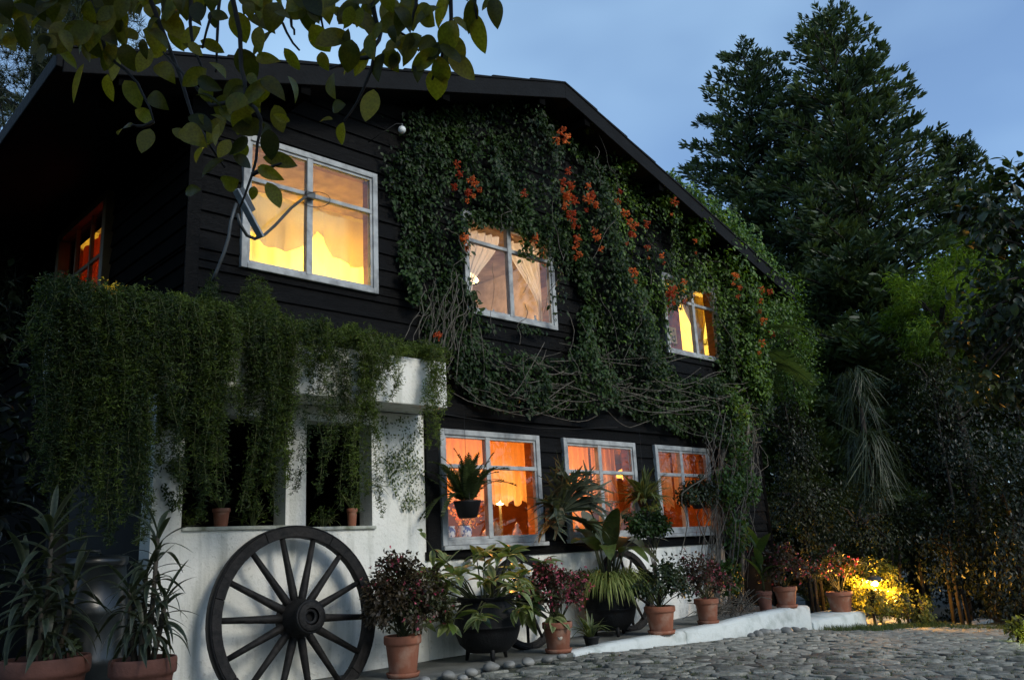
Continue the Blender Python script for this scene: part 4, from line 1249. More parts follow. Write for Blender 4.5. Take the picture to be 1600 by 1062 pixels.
# 9 begonia near the vine trunk
t, r, h, s = pot_plant('potted_begonia', 'dusky red begonia in terracotta pot on pavement before the vine trunk', 1107, 974, 38, 38, .02)
K = bush(t, (0, 0, h+26*s), (52*s, .3, 46*s), 1900, .04, m_beg, 30, .3, .22, 18, (0, 0, h*.9)); flowers(t, K[:20], 150, .026, m_pinkdim, .06)
# 12 begonia at the kerb end
t, r, h, s = pot_plant('potted_begonia', 'dusky pink begonia in terracotta pot on the end of white kerb', 1230, 949, 36, 32, .06)
K = bush(t, (0, 0, h+26*s), (46*s, .3, 46*s), 1700, .045, m_beg, 28, .3, .2, 16, (0, 0, h*.9)); flowers(t, K[:20], 150, .028, m_pinkdim, .07)
# 11 slim pot with broad upright leaves
m_broad = LEAF('broad_canna_leaf', (.03, .055, .012), (.085, .13, .03), .35, rough=.4, obj=True)
BROAD = [blade_mesh('broad_leaf', 1, .17, d, 8, .18, 'ovate', .15) for d in (.25, .5, .8)]
t, r, h, s = pot_plant('potted_canna', 'broad-leaved canna in slim terracotta pot between two dusky begonias', 1197, 954, 24, 30, .045, m_terra2, saucer=False)
MB().tube([(0, 0, h*.9), (.01, 0, h+.25), (-.02, 0, h+.55)], [.018, .014, .008], 6).build('stem', m_stem, t)
for k in range(10):
    a = k*2.4; e = random.uniform(.5, 1.3)
    link_m('leaf', BROAD[k % 3], m_broad, t, aim((0, 0, h+.1+.05*k), (math.cos(a)*math.cos(e), math.sin(a)*math.cos(e), math.sin(e)), s=random.uniform(.30, .48)))
# 8 rose in pot with a slender standard above
m_rose = LEAF('dark_rose_leaf', (.012, .022, .010), (.045, .065, .022), .2, rough=.4)
t, r, h, s = pot_plant('potted_rose', 'leafy dark rose bush with a slender stem in terracotta pot behind white kerb', 1034, 990, 48, 42, .015)
K = bush(t, (0, 0, h+30*s), (52*s, .32, 48*s), 2100, .045, m_rose, 30, .3, .35, 16, (0, 0, h*.9)); flowers(t, K[:3], 10, .02, m_yel, .02)
mb = MB()
for k in range(4): mb.tube([(.01*k, 0, h*.9), (.02*k-.03, .02, h+.45), (.05*k-.07, .03, h+95*s)], [.008, .007, .005], 5)
mb.build('trunk', m_cane, t)
bush(t, (0, .04, h+120*s), (44*s, .26, 34*s), 1500, .05, m_vine, 26, .32, .35, 8, (0, .02, h+80*s))
# 13 pot by the garden lamp
t = thing('potted_begonia', 'terracotta pot of red-flowered begonia beside the glowing garden lamp', 'potted plant', (9.68, -.72, -.143)); s = px_m((9.68, -.72, 0)); r, h = 20*s, 30*s; pot(t, r, h, m_terra, False)
K = bush(t, (-.1, 0, h+32*s), (50*s, .36, 36*s), 1500, .055, m_beg2, 28, .3, .25, 14, (0, 0, h*.9)); flowers(t, K[:18], 120, .03, m_pink, .07)

# cauldrons
def cauldron(t, R, H):
    prof = [(R*.25, .09*H), (R*.6, .11*H), (R*.86, .24*H), (R*.98, .42*H), (R*1.0, .50*H), (R*1.03, .505*H), (R*1.03, .53*H), (R*1.0, .54*H), (R*.96, .70*H), (R*.85, .84*H), (R*.78, .90*H), (R*.80, .94*H), (R*.90, .985*H), (R*.90, H), (R*.82, H), (R*.74, .92*H)]
    b = MB().lathe(prof, 36).build('kettle', m_iron, t)
    MB().lathe([(.001, .90*H), (R*.76, .90*H)], 24, cap=False).build('soil', m_potsoil, t)
    for k in range(3):
        a = k*2.094+.5+math.pi/2
        c, s_ = math.cos(a), math.sin(a)
        MB().tube([(R*.60*c, R*.60*s_, .22*H), (R*.66*c, R*.66*s_, .08*H), (R*.70*c, R*.70*s_, -.02)], [.035, .022, .016], 7).build('leg', m_iron, t)
    for k in (0, 1):
        a = k*math.pi+.4; c, s_ = math.cos(a), math.sin(a)
        pts = [(R*(.86+.14*math.sin(w))*c-.07*math.cos(w)*s_, R*(.86+.14*math.sin(w))*s_+.07*math.cos(w)*c, H*(.88-.05*math.sin(w))) for w in np.linspace(0, math.pi, 7)]
        MB().tube(pts, .010, 6).build('handle', m_iron, t)
p = on_z(757, 1030, 0.0); p[1] -= .06; s = px_m(p)
t = thing('cauldron', 'round black iron cauldron on three legs planted with glossy variegated leaves', 'cauldron', (p[0], p[1], .02))
CR, CH = 52*s, 92*s
cauldron(t, CR, CH)
m_varie = LEAF('glossy_variegated_leaf', (.035, .065, .014), (.12, .17, .045), .35, rough=.28, obj=True, edge=(.30, .34, .16), spec=.6)
m_gloss = LEAF('glossy_green_leaf', (.025, .05, .012), (.09, .14, .03), .35, rough=.28, obj=True, spec=.6)
GL = [blade_mesh('glossy_leaf', 1, .19, d, 8, .22, 'ovate', rr) for d, rr in ((.35, .1), (.7, .15), (1.0, .2), (.15, 0))]
mb = MB()
for k in range(46):
    a = k*2.399+random.uniform(-.3, .3); e = random.uniform(-.45, 1.4); L = random.uniform(.26, .52)
    d = Vector((math.cos(a)*math.cos(e), math.sin(a)*math.cos(e), math.sin(e)))
    b0 = Vector((math.cos(a)*.12, math.sin(a)*.12, CH*.92)); e0 = b0+d*L*Vector((1.15, .95, .72)).length/1.7
    e0 = b0+Vector((d.x*L*1.35, d.y*L*.9, d.z*L*.95+.03)); mb.tube([b0, b0.lerp(e0, .5)+Vector((0, 0, .04)), e0], [.008, .007, .005], 5, False)
    for q in range(7):
        an = q*6.283/7+random.uniform(-.3, .3); el = random.uniform(-.55, .55)
        dd = Vector((math.cos(an)*math.cos(el), math.sin(an)*math.cos(el), math.sin(el)))+d*.35
        link_m('leaf', GL[random.randrange(4)], m_varie if random.random() < .6 else m_gloss, t, aim(e0+Vector((0, 0, -.02*q*.3)), dd, s=random.uniform(.15, .24), roll=random.uniform(-.5, .5)))
# one long shoot leaning over the white wall
pts = [Vector((-.15, 0, CH)), Vector((-.42, .0, CH+.30)), Vector((-.62, .02, CH+.46)), Vector((-.74, .03, CH+.62))]
mb.tube(pts, [.007, .006, .005, .003], 5, False)
for q, (i, sc) in enumerate(((1, .14), (2, .17), (2, .16), (3, .15), (3, .13))):
    link_m('leaf', GL[q % 4], m_gloss, t, aim(pts[i], (random.uniform(-.6, .5), -.3, random.uniform(-1, .2)), s=sc))
mb.build('stems', m_stem, t, kind='stuff')

p = on_z(968, 992, 0.01); s = px_m(p)
t = thing('cauldron', 'smaller black cauldron overflowing with pale striped grass under big paddle leaves', 'cauldron', (p[0], p[1]+.1, .012))
R2, H2_ = 40*s, 78*s
cauldron(t, R2, H2_)
m_stripe = LEAF('pale_striped_grass', (.10, .14, .03), (.30, .34, .12), .35, rough=.45)
n = 620; a = rng.uniform(0, 6.283, n); rr = R2*.85*np.sqrt(rng.random(n))
P = np.column_stack([rr*np.cos(a), rr*np.sin(a), np.full(n, H2_*.92)])
# arching blades: a rising root piece and a hanging outer piece
e = rng.uniform(.2, 1.3, n); D = np.column_stack([np.cos(a)*np.cos(e), np.sin(a)*np.cos(e), np.sin(e)]); L1 = rng.uniform(.12, .24, n)
vv = rng.random(n)
cloud('grass_blades', P, D, np.column_stack([np.zeros(n), np.zeros(n), np.ones(n)])+.2*rdir(n), L1*1.02, .06, (np.array([(0, -.5, 0), (0, .5, 0), (1, .5, 0), (1, -.5, 0)], float), [(0, 1, 2, 3)]), m_stripe, t, vv)
P2 = P+D*L1[:, None]; D2 = D.copy(); D2[:, 2] = .1-.1*rng.random(n); D2 = _unit(D2)
T_ARCH = (np.array([(0, -.5, 0), (0, .5, 0), (.4, .5, -.10), (.4, -.5, -.10), (.72, .45, -.38), (.72, -.45, -.38), (.92, 0, -.85)], float), [(0, 1, 2, 3), (3, 2, 4, 5), (5, 4, 6)])
cloud('grass_blades', P2, D2, np.tile([0, 0, 1.], (n, 1)), rng.uniform(.18, .32, n), .05, T_ARCH, m_stripe, t, vv)
PAD = [blade_mesh('paddle_leaf', 1, .19, d, 10, .15, 'paddle', rr) for d, rr in ((.55, .25), (.9, .35), (1.2, .45), (.3, .1))]
m_pad = LEAF('big_paddle_leaf', (.016, .03, .010), (.085, .115, .03), .3, rough=.33, obj=True, spec=.5)
for k, (an, el, sc, q) in enumerate(((3.3, .55, .52, 1), (2.9, .9, .50, 2), (3.9, .35, .46, 2), (4.6, .25, .44, 2), (5.3, .5, .52, 1), (.1, .5, .60, 2), (.5, .9, .50, 0), (1.2, 1.0, .55, 3), (2.2, 1.15, .52, 3), (5.9, .2, .48, 2), (4.2, 1.1, .50, 0), (6.0, 1.2, .5, 0))):
    d = Vector((math.cos(an)*math.cos(el), math.sin(an)*math.cos(el), math.sin(el)))
    b0 = Vector((math.cos(an)*.06, math.sin(an)*.06, H2_*.92)); e0 = b0+Vector((d.x*.16, d.y*.16, .34+.12*math.sin(el)))
    lf = link_m('leaf', PAD[q], m_pad, t, aim(e0, d, s=sc*1.12))
    MB().tube([b0, b0.lerp(e0, .6)+Vector((0, 0, .02)), e0], [.016, .012, .009], 6).build('stalk', m_stem, t)

# striped spider plant in small dark pot
m_spider = LEAF('striped_spider_leaf', (.022, .045, .014), (.06, .09, .03), .3, rough=.4, obj=True, edge=(.16, .19, .08))
SP = [blade_mesh('strap_leaf', 1, .045, d, 8, .3, 'strap', rr) for d, rr in ((.7, .45), (1.1, .6), (1.5, .75), (.3, .25))]
def spider(t, c, n, L, mat, lo=.3, hi=1.35, meshes=SP):
    for k in range(n):
        an = random.uniform(0, 6.283); el = random.uniform(lo, hi)
        link_m('leaf', random.choice(meshes), mat, t, aim(Vector(c)+Vector((math.cos(an)*.02, math.sin(an)*.02, 0)), (math.cos(an)*math.cos(el), math.sin(an)*math.cos(el), math.sin(el)), s=L*random.uniform(.7, 1.15), roll=random.uniform(-.3, .3)))
p = on_z(925, 1009, 0); s = px_m(p)
t = thing('potted_spider_plant', 'small striped spider plant in dark pot standing beside pink begonia', 'potted plant', (p[0], p[1], .0))
pot(t, .085, .10, m_iron, False); spider(t, (0, 0, .08), 46, .27, m_spider)

# dracaenas in big pots by the porch
m_drac = LEAF('striped_dracaena_leaf', (.012, .02, .012), (.045, .06, .03), .2, rough=.4, obj=True, edge=(.075, .085, .05))
DR = [blade_mesh('long_leaf', 1, .065, d, 8, .3, 'strap', rr, .0) for d, rr in ((.6, .3), (1.0, .4), (1.5, .5), (.25, .1))]
def dracaena(t, h, canes, L, top_n=18):
    for (x, y, hh) in canes:
        MB().tube([(x*.4, y*.4, h*.88), (x*.8, y*.8, h+hh*.5), (x, y, h+hh)], [.02, .016, .012], 7).build('cane', m_cane, t)
        k = int(9+hh*30)
        for q in range(k):
            f = q/k; z = h+hh*(.30+.72*f); an = q*2.399+x*7; el = -.35+1.45*f**1.6+random.uniform(-.15, .15)
            xx = x*(.6+.4*f); yy = y*(.6+.4*f)
            link_m('leaf', random.choice(DR[:3] if f < .85 else DR[:1]+DR[3:]), m_drac, t, aim((xx, yy, z), (math.cos(an)*math.cos(el), math.sin(an)*math.cos(el), math.sin(el)), s=L*random.uniform(.75, 1.1), roll=random.uniform(-.3, .3)))
p = at(224, 1027, 5.2)
t = thing('potted_dracaena', 'striped dracaena in terracotta pot in front of the white porch wall', 'potted plant', (p[0], p[1], 0))
pot(t, .195, p[2], m_terra2, False)
dracaena(t, p[2], ((.06, .02, .74), (-.10, .03, .42), (.10, -.06, .36), (-.05, -.08, .22), (.02, .08, .50)), .30)
p = at(72, 1026, 5.15)
t = thing('potted_dracaena', 'bushy dracaena in wide terracotta pot beside the dark barrel', 'potted plant', (p[0], p[1], 0))
pot(t, .25, p[2], m_terra2, False)
dracaena(t, p[2], ((-.02, .02, .80), (-.16, .03, .55), (.12, -.06, .45), (-.08, -.1, .3)), .36)
m_pale = LEAF('pale_ground_leaf', (.05, .07, .03), (.12, .15, .07), .3)
bush(t, (.02, -.14, p[2]+.05), (.13, .08, .06), 70, .045, m_pale, 12, .5, .4, 0, name='low_foliage')
# dark barrel behind the dracaenas
p = at(142, 868, 6.3)
t = thing('barrel', 'dark shiny plastic barrel with lid standing between the two dracaenas', 'barrel', (p[0], p[1], 0))
m_bar = M('dark_plastic', (.018, .022, .022), rough=.28, spec=.6)
hb = p[2]
MB().lathe([(.22, 0), (.25, .03), (.27, hb*.3), (.285, hb*.33), (.27, hb*.36), (.28, hb*.62), (.29, hb*.65), (.275, hb*.68), (.25, hb*.93)], 28).build('drum', m_bar, t)
MB().lathe([(.255, hb*.93), (.265, hb*.95), (.262, hb*.985), (.20, hb), (.001, hb+.004)], 28, cap=False).build('lid', m_bar, t)
MB().tube([(-.07, 0, hb), (-.06, 0, hb+.035), (.06, 0, hb+.035), (.07, 0, hb)], .012, 6).build('handle', m_bar, t)

# pots and greenery on the porch sills
for (px, py, w, hh, lab) in ((346, 817, 27, 28, 'terracotta pot on the sill of wider porch opening'), (551, 816, 17, 27, 'slim terracotta pot on the sill of narrower porch opening')):
    p = on_y(px, py, .06); s = px_m(p)
    t = thing('potted_plant', lab, 'potted plant', (p[0], .07, 1.306 if px < 400 else 1.286))
    pot(t, w*s/2, hh*s, m_terra, False)
    spider(t, (0, 0, hh*s*.9), 12, .22, m_drac, .5, 1.3)
for (px, lab, L, n, zz) in ((300, 'small yellow-green sprouts on the sill beside the porch corner pillar', .12, 14, 1.306), (395, 'trailing strap-leaved plant on the sill by the middle porch pillar', .26, 20, 1.306), (505, 'dark leafy clump filling sill of the narrower porch opening', .24, 26, 1.286)):
    p = on_y(px, 815, .05)
    t = thing('sill_plant', lab, 'plant', (p[0], .05, zz))
    spider(t, (0, 0, 0), n, L, m_spider if L < .2 else m_drac, .1, 1.3)
    bush(t, (0, 0, .08), (.13, .08, .12), 160, .035, m_fern, 12, .4, .2, 0)
# arching grassy leaves against the wall right of the openings
p = on_y(577, 760, -.04)
t = thing('orchid_plant', 'dark arching strap leaves growing out of the narrower porch opening', 'plant', (p[0]-.06, -.02, p[2]-.06))
for k in range(9):
    el = .15+.11*k
    link_m('leaf', SP[(k*2) % 3], m_drac, t, aim((0, -.02, .02*k*.5), (math.cos(el), -.35, math.sin(el)), s=random.uniform(.28, .40)))

# hanging plants in front of the lower windows
m_wire = M('thin_wire', (.04, .04, .04), rough=.5, metallic=.5)
def frond_mesh(seed, L=1.0, w=.09, n=22, droop=.7, rise=.5):
    r = random.Random(seed); mb = MB(); pts = []
    for i in range(n+1):
        q = i/n; pts.append(Vector((L*q*(1-.12*q), 0, L*(rise*q-droop*q*q))))
    mb.tube(pts, .006, 3, False)
    for i in range(2, n):
        q = i/n; ww = w*math.sin(math.pi*min(1, q*.9+.12))**.6
        for sg in (-1, 1):
            b = pts[i]; tip = b+Vector((.035, sg*ww, -.012+r.uniform(-.015, .015))); d = (pts[i]-pts[i-1])*.55
            mb.add([b-d, b+d, tip+d*.5, tip-d*.3], [(0, 1, 2, 3)])
    return mb.mesh('frond')
FR = [frond_mesh(i, 1, .085, 22, d, rr) for i, (d, rr) in enumerate(((.5, .5), (.9, .7), (1.3, .8), (.2, .3)))]
m_frond = LEAF('sword_fern_frond', (.022, .036, .014), (.06, .085, .024), .3, rough=.5, obj=True)
def hang(t, top_z, r=.10, h=.13, wires=True):
    MB().lathe([(r*.55, -h), (r*.72, -h*.9), (r, -.02), (r*1.05, 0), (r*.95, 0), (r*.9, -.02)], 20).build('basket', m_iron, t)
    if wires:
        mb = MB()
        for k in range(3):
            a = k*2.094; mb.tube([(r*math.cos(a), r*math.sin(a), 0), (0, 0, .42), (0, 0, top_z)], .0025, 3, False)
        mb.build('wire', m_wire, t)
p = on_y(730, 782, -.32)
t = thing('hanging_fern', 'bushy sword fern in hanging basket before window beside the porch', 'hanging plant', tuple(p))
hang(t, 2.39-p[2]+.0, .135, .17)
for k in range(52):
    an = k*2.399; el = random.uniform(.45, 1.45)
    link_m('frond', FR[0 if el > 1.1 else random.choice((0, 1, 3))], m_frond, t, aim((.05*math.cos(an), .05*math.sin(an), -.01), (math.cos(an)*math.cos(el), math.sin(an)*math.cos(el), math.sin(el)), s=random.uniform(.40, .62)))
for k in range(6):
    an = random.uniform(2.4, 3.8); link_m('frond', FR[2], m_frond, t, aim((.05*math.cos(an), .05*math.sin(an), 0), (math.cos(an)*.8, math.sin(an)*.8, .1), s=.46))
# antler fern
def antler_mesh(seed):
    r = random.Random(seed); mb = MB()
    def strip(p, d, w0, w1, L, bend, k=5):
        vs = []; fs = []; up = Vector((0, 0, 1)); sd = d.cross(up)
        if sd.length < .1: sd = Vector((0, 1, 0))
        sd.normalize(); q = p.copy(); dd = d.copy()
        for i in range(k+1):
            f = i/k; w = w0+(w1-w0)*f
            vs += [q+sd*w+Vector((0, 0, w*.25)), q, q-sd*w+Vector((0, 0, w*.25))]
            if i < k: q = q+dd*(L/k); dd = (dd+Vector((0, 0, bend/k))).normalized()
            if i: b = (i-1)*3; fs += [(b, b+1, b+4, b+3), (b+1, b+2, b+5, b+4)]
        mb.add(vs, fs, True); return q, dd, sd
    q, d, sd = strip(Vector((0, 0, 0)), Vector((1, 0, .15)).normalized(), .03, .075, .45, -.25)
    for sg in (-1, 1):
        q1, d1, s1 = strip(q, (d+sd*sg*.7).normalized(), .045, .032, .24, r.uniform(-.6, .2))
        for s2 in (-1, 1):
            strip(q1, (d1+s1*s2*.5).normalized(), .028, .006, r.uniform(.18, .30), r.uniform(-.7, .3))
    return mb.mesh('antler_frond')
AN = [antler_mesh(s) for s in (1, 2, 3)]
m_antler = LEAF('grey_green_antler_frond', (.045, .06, .04), (.11, .13, .085), .2, rough=.55, obj=True)
m_shield = M('dry_shield_frond', (.10, .085, .05), (.05, .04, .025), rough=.9)
p = on_y(872, 800, -.20)
t = thing('staghorn_fern', 'grey-green staghorn fern with forked antler fronds between two lower windows', 'hanging plant', tuple(p))
MB().ball((0, .04, -.02), (.15, .10, .17), 12, 8).build('root_ball', m_shield, t)
for k in range(46):
    an = random.uniform(-.35, 3.5); el = random.uniform(-.25, .85)
    d = Vector((math.cos(an)*math.cos(el*.7), -.45-.3*random.random(), math.sin(an)*.9+.12))
    link_m('frond', AN[k % 3], m_antler, t, aim((d.x*.06, -.05, d.z*.06), d, up=(0, -.4, 1), s=random.uniform(.46, .74), roll=random.uniform(-.9, .9)))
for k in range(10):
    an = random.choice((-.4, 3.5))+random.uniform(-.4, .4)
    link_m('frond', AN[k % 3], m_antler, t, aim((0, -.05, -.04), (math.cos(an), -.4, -.35), s=random.uniform(.5, .75), roll=random.uniform(-.6, .6)))
p = on_y(1008, 780, -.20)
t = thing('hanging_spider_plant', 'pale spider plant hanging on wall between the two far lower windows', 'hanging plant', tuple(p))
hang(t, 2.39-p[2], .10, .12)
spider(t, (0, 0, -.02), 110, .46, m_spider, -.1, 1.35)
bush(t, (.05, -.03, -.12), (.12, .09, .07), 160, .09, m_stripe, 12, .4, .3, 0, T=T_STRAP, width=.12)
p = on_y(1090, 780, -.22)
t = thing('hanging_ivy', 'dark leafy plant hanging across the lower window beside the vine trunk', 'hanging plant', tuple(p))
hang(t, 2.39-p[2], .10, .12)
bush(t, (.02, 0, .02), (.46, .22, .3), 1700, .05, m_rose, 26, .35, .3, 10, (0, 0, 0), droop=.5)
# dry twigs heaped by the vine trunk
mb = MB()
c0 = on_z(1155, 962, .03)
for k in range(120):
    a = random.uniform(0, 6.283); r_ = random.uniform(.05, .5); q = Vector((r_*math.cos(a), .5*r_*math.sin(a), random.uniform(.0, .22*(1-r_))))
    d = Vector((random.uniform(-1, 1), random.uniform(-.6, .6), random.uniform(-.2, .5))).normalized()*random.uniform(.15, .4)
    e = q+d; e.z = max(.005, e.z)
    mb.tube([q, q.lerp(e, .5)+Vector((0, 0, random.uniform(0, .08))), e], random.uniform(.003, .006), 3, False)
tag(mb.build('twig_heap', m_drystem, loc=(c0[0], c0[1]+.1, .03)), 'heap of dry tangled twigs at the foot of the vine trunk', 'twigs', kind='stuff')

# ------------------------------------------------------------------ outdoor lamp, wires, globe on the wall
m_galv = M('galvanised_grey', (.30, .34, .38), (.18, .20, .22), rough=.5, metallic=.3)
m_pipe = M('dark_grey_pipe', (.07, .08, .085), (.035, .04, .042), rough=.5, metallic=.3)
lp = on_y(366, 330, -.55)
t = thing('outdoor_lamp', 'outdoor floodlight on a bent pipe arm fixed to brightest upper window', 'lamp', tuple(lp))
LP = np.array(lp)
arm = [on_y(482, 306, -.07), on_y(474, 310, -.13), on_y(455, 325, -.22), on_y(430, 352, -.32), on_y(412, 368, -.40), on_y(398, 373, -.46), on_y(386, 368, -.50), on_y(376, 352, -.54), on_y(371, 334, -.55)]
MB().tube([Vector(q-LP) for q in arm], .014, 8).build('arm', m_pipe, t)
c = on_y(484, 306, -.085)-LP
MB().box((c[0]-.05, c[1]-.03, c[2]-.035), (c[0]+.05, c[1]+.02, c[2]+.035)).build('clamp', m_pipe, t, bevel=.008)
cb = [on_y(484+22*math.cos(w)+10, 312+12*math.sin(w), -.12)-LP for w in np.linspace(3.4, 9.2, 16)]
MB().tube([Vector(q) for q in cb], .004, 4, False).build('cable', m_wire, t)
# floodlight head: reflector panel seen edge-on, dark body behind
A = Vector(on_y(368, 296, -.58)-LP); B = Vector(on_y(408, 371, -.50)-LP)
d = (B-A).normalized(); sd = Vector((.25, -.95, 0)).normalized(); up = d.cross(sd).normalized()
def slab(name, a, b, sd, w, nrm, th, mat):
    ps = [a-sd*w, b-sd*w, b+sd*w, a+sd*w]
    return MB().hexa([q-nrm*th for q in ps]+[q+nrm*th for q in ps]).build(name, mat, t, bevel=.006)
o = slab('reflector', A, B, sd, .035, up, .012, m_galv); fix_normals(o.data)
o = slab('lamp_body', A.lerp(B, .02)-up*.042, A.lerp(B, .50)-up*.042, sd, .032, up, .029, m_pipe); fix_normals(o.data)
cn = [on_y(369, 318, -.57), on_y(361, 345, -.56), on_y(357, 372, -.54), on_y(350, 395, -.50), on_y(338, 425, -.46), on_y(332, 440, -.42)]
MB().tube([Vector(q-LP) for q in cn], .014, 7).build('conduit', m_pipe, t)
p = on_y(628, 203, -.30)
t = thing('globe_lamp', 'small white round globe hanging unlit among vine leaves under the eave', 'lamp', tuple(p))
MB().ball((0, 0, 0), .042, 16, 12).build('globe', M('white_china_globe', (.75, .78, .76), rough=.3), t)
MB().tube([(0, 0, .04), (0, 0, .07)], .014, 8).build('cap', m_pipe, t)
MB().tube([(0, 0, .07), (-.06, .02, .06), (-.16, .1, -.03), (-.25, .26, -.12)], .005, 5).build('wire', m_wire, t)
A = on_y(690, 646, -.08); 
pts = [on_y(x, y, -.09) for x, y in ((690, 646), (760, 658), (840, 668), (900, 670), (965, 667))]
tag(MB().tube([Vector(q) for q in pts], .004, 4, False).build('wall_cable', m_wire), 'thin cable strung along black wall above the lower windows', 'cable')
random.seed(104); rng = np.random.default_rng(104)
# ------------------------------------------------------------------ garden trees beyond the house
m_bark = M('tree_bark', (.034, .028, .022), (.014, .012, .010), rough=.9, scale=8, bump=.5, bscale=20)
m_fir = LEAF('fir_spray', (.020, .042, .030), (.11, .16, .05), .2, rough=.5)
T_FINGER = (np.array([(0, -.25, 0), (0, .25, 0), (.5, .5, .02), (.5, -.5, .02), (1, .14, .06), (1, -.14, .06),
                      (0, 0, -.25), (0, 0, .25), (.5, 0, .5), (.5, 0, -.5), (1, 0, .18), (1, 0, -.08)], float),
            [(0, 1, 2, 3), (3, 2, 4, 5), (6, 7, 8, 9), (9, 8, 10, 11)])
def finger_t(w):
    return (T_FINGER[0][:6].copy(), T_FINGER[1][:2])

def conifer(label, base, H, R, seed, sil=None, bough=.30, group=None, tone=.25, zmin=.12, fl=.185, lean=(0, 0)):
    """firs with whorls of drooping boughs whose ends turn up in fans of blunt fingers"""
    r = np.random.default_rng(seed)
    t = thing('conifer', label, 'tree', tuple(base), group=group)
    tr = MB(); pts = [(lean[0]*f*f, lean[1]*f*f, H*f*.985) for f in np.linspace(0, 1, 9)]
    tr.tube(pts, [max(.02, .22*H/14*(1-f*.97)) for f in np.linspace(0, 1, 9)], 8); tr.build('trunk', m_bark, t)
    limbs = MB(); P = []; D = []; S = []; V = []
    z = zmin*H
    while z < H*.985:
        f = z/H; nb = 8 if f < .85 else 6
        for b in range(nb):
            az = r.uniform(0, 2*math.pi)
            L = R*((1-f)**.72)*r.uniform(.84, 1.06)*(1+.10*math.sin(az*2+seed))+.20
            if f < .18: L *= .75+1.4*f
            zz = z+r.uniform(-.1, .1); c, s_ = math.cos(az), math.sin(az)
            up0 = .20+.55*f
            def path(q): return np.array([c*L*q+lean[0]*f*f, s_*L*q+lean[1]*f*f, zz+L*(up0*q-.55*q*q+.24*q**3)])
            k = max(3, int(L/bough)); pp = [path(q) for q in np.linspace(0, 1, 6)]
            limbs.tube(pp, [.05*L/4*(1-.8*q)+.008 for q in np.linspace(0, 1, 6)], 4, False)
            tone_b = r.normal()*.12
            for i in range(k+1):
                q = .22+.78*i/k
                p = path(q); d = path(min(1, q+.03))-path(q-.03); d /= np.linalg.norm(d)
                sd = np.cross(d, [0, 0, 1.]); sd /= np.linalg.norm(sd)
                reach = .30+.70*math.sin(math.pi*min(1, .25+q*.70))
                for m in range(15 if q < .97 else 18):
                    a = r.uniform(-1.25, 1.25) if q > .9 else r.choice([-1, 1])*r.uniform(.5, 1.3)
                    off = (sd*math.sin(a)*.9+d*math.cos(a))
                    st = r.uniform(.0, .55)*reach*min(1, L/2.5)
                    pos = p+off*st+np.array([0, 0, -.22*st+r.normal()*.04])
                    dd = off+np.array([0, 0, r.uniform(.05, .55)])+r.normal(size=3)*.18
                    P.append(pos); D.append(dd); S.append(r.uniform(.6, 1.15)*fl*(.55+.45*min(1, L/1.5)))
                    V.append(tone+tone_b+.18*q+r.normal()*.10)
        z += .31*(1-.45*f)*H/15
    P = np.array(P); n = len(P)
    cloud('foliage', P, np.array(D), np.tile([0, 0, .55], (n, 1))+rdir(n), np.array(S), .34, finger_t(.34), m_fir, t, np.array(V))
    limbs.build('limbs', m_bark, t, kind='stuff')
    return t
GZ = -.6
def tree_from(px_top, py_top, dist): 
    p = at(px_top, py_top, dist); return np.array([p[0], p[1], GZ]), p[2]-GZ
b, H = tree_from(1291, 12, 21); print('fir', b, H)
conifer('tallest dark fir with a sharp broad crown standing behind the garden', b, H, 4.0, 21, group=None, tone=.22)
b, H = tree_from(1160, 70, 22.5)
conifer('second dark fir with a narrower pointed crown close to the gable', b, H, 3.8, 22, tone=.16)
b, H = tree_from(1462, 215, 20.0)
conifer('shorter fir leaning out on the open side of the tallest fir', b, H, 1.8, 23, tone=.2, lean=(.3, -.3))
b, H = tree_from(1310, 350, 19.0)
conifer('young fir with yellow-green bough tips below the tallest fir', b, H, 2.4, 24, tone=.44, fl=.20, bough=.26)
b, H = tree_from(1240, 590, 17.0)
conifer('small fir beside the drooping tree fern fronds', b, H, 1.5, 25, tone=.40, fl=.20, bough=.24)

# fine-needled pine behind the roof, seen past the eave
m_pine = LEAF('pine_needle', (.010, .018, .010), (.040, .055, .018), .15, rough=.5)
def pine(label, base, H, crown, ntuft, seed, nl=.22):
    r = np.random.default_rng(seed)
    t = thing('pine', label, 'tree', tuple(base))
    MB().tube([(0, 0, 0), (.1, .1, H*.5), (0, 0, H*.97)], [.26, .18, .04], 8).build('trunk', m_bark, t)
    limbs = MB(); P = []; D = []
    for k in range(46):
        f = r.uniform(.30, 1.0); az = r.uniform(0, 6.283); L = crown*(1.15-f)*r.uniform(.6, 1.2)+.3
        e = np.array([math.cos(az)*L, math.sin(az)*L, H*f+L*.1]); b0 = np.array([0, 0, H*f-.3*L])
        limbs.tube([b0, (b0+e)/2+np.array([0, 0, .1*L]), e], [.05, .03, .01], 4, False)
        m = ntuft//46
        q = r.uniform(.35, 1.05, m)[:, None]; c = b0+(e-b0)*q+r.normal(size=(m, 3))*.28
        for j in range(16):
            P.append(c); D.append(_unit((e-b0)[None, :]/np.linalg.norm(e-b0)*.6+r.normal(size=(m, 3))*.7))
    P = np.concatenate(P); D = np.concatenate(D); n = len(P)
    cloud('needles', P, D, rdir(n), r.uniform(.6, 1.1, n)*nl, .055, T_NEEDLE, m_pine, t, rng.random(n))
    limbs.build('limbs', m_bark, t, kind='stuff')
b = at(60, 60, 15.0)
pine('fine-needled dark pine rising behind the low side of the roof', (b[0], b[1], GZ), b[2]-GZ+2.2, 4.6, 7600, 31)

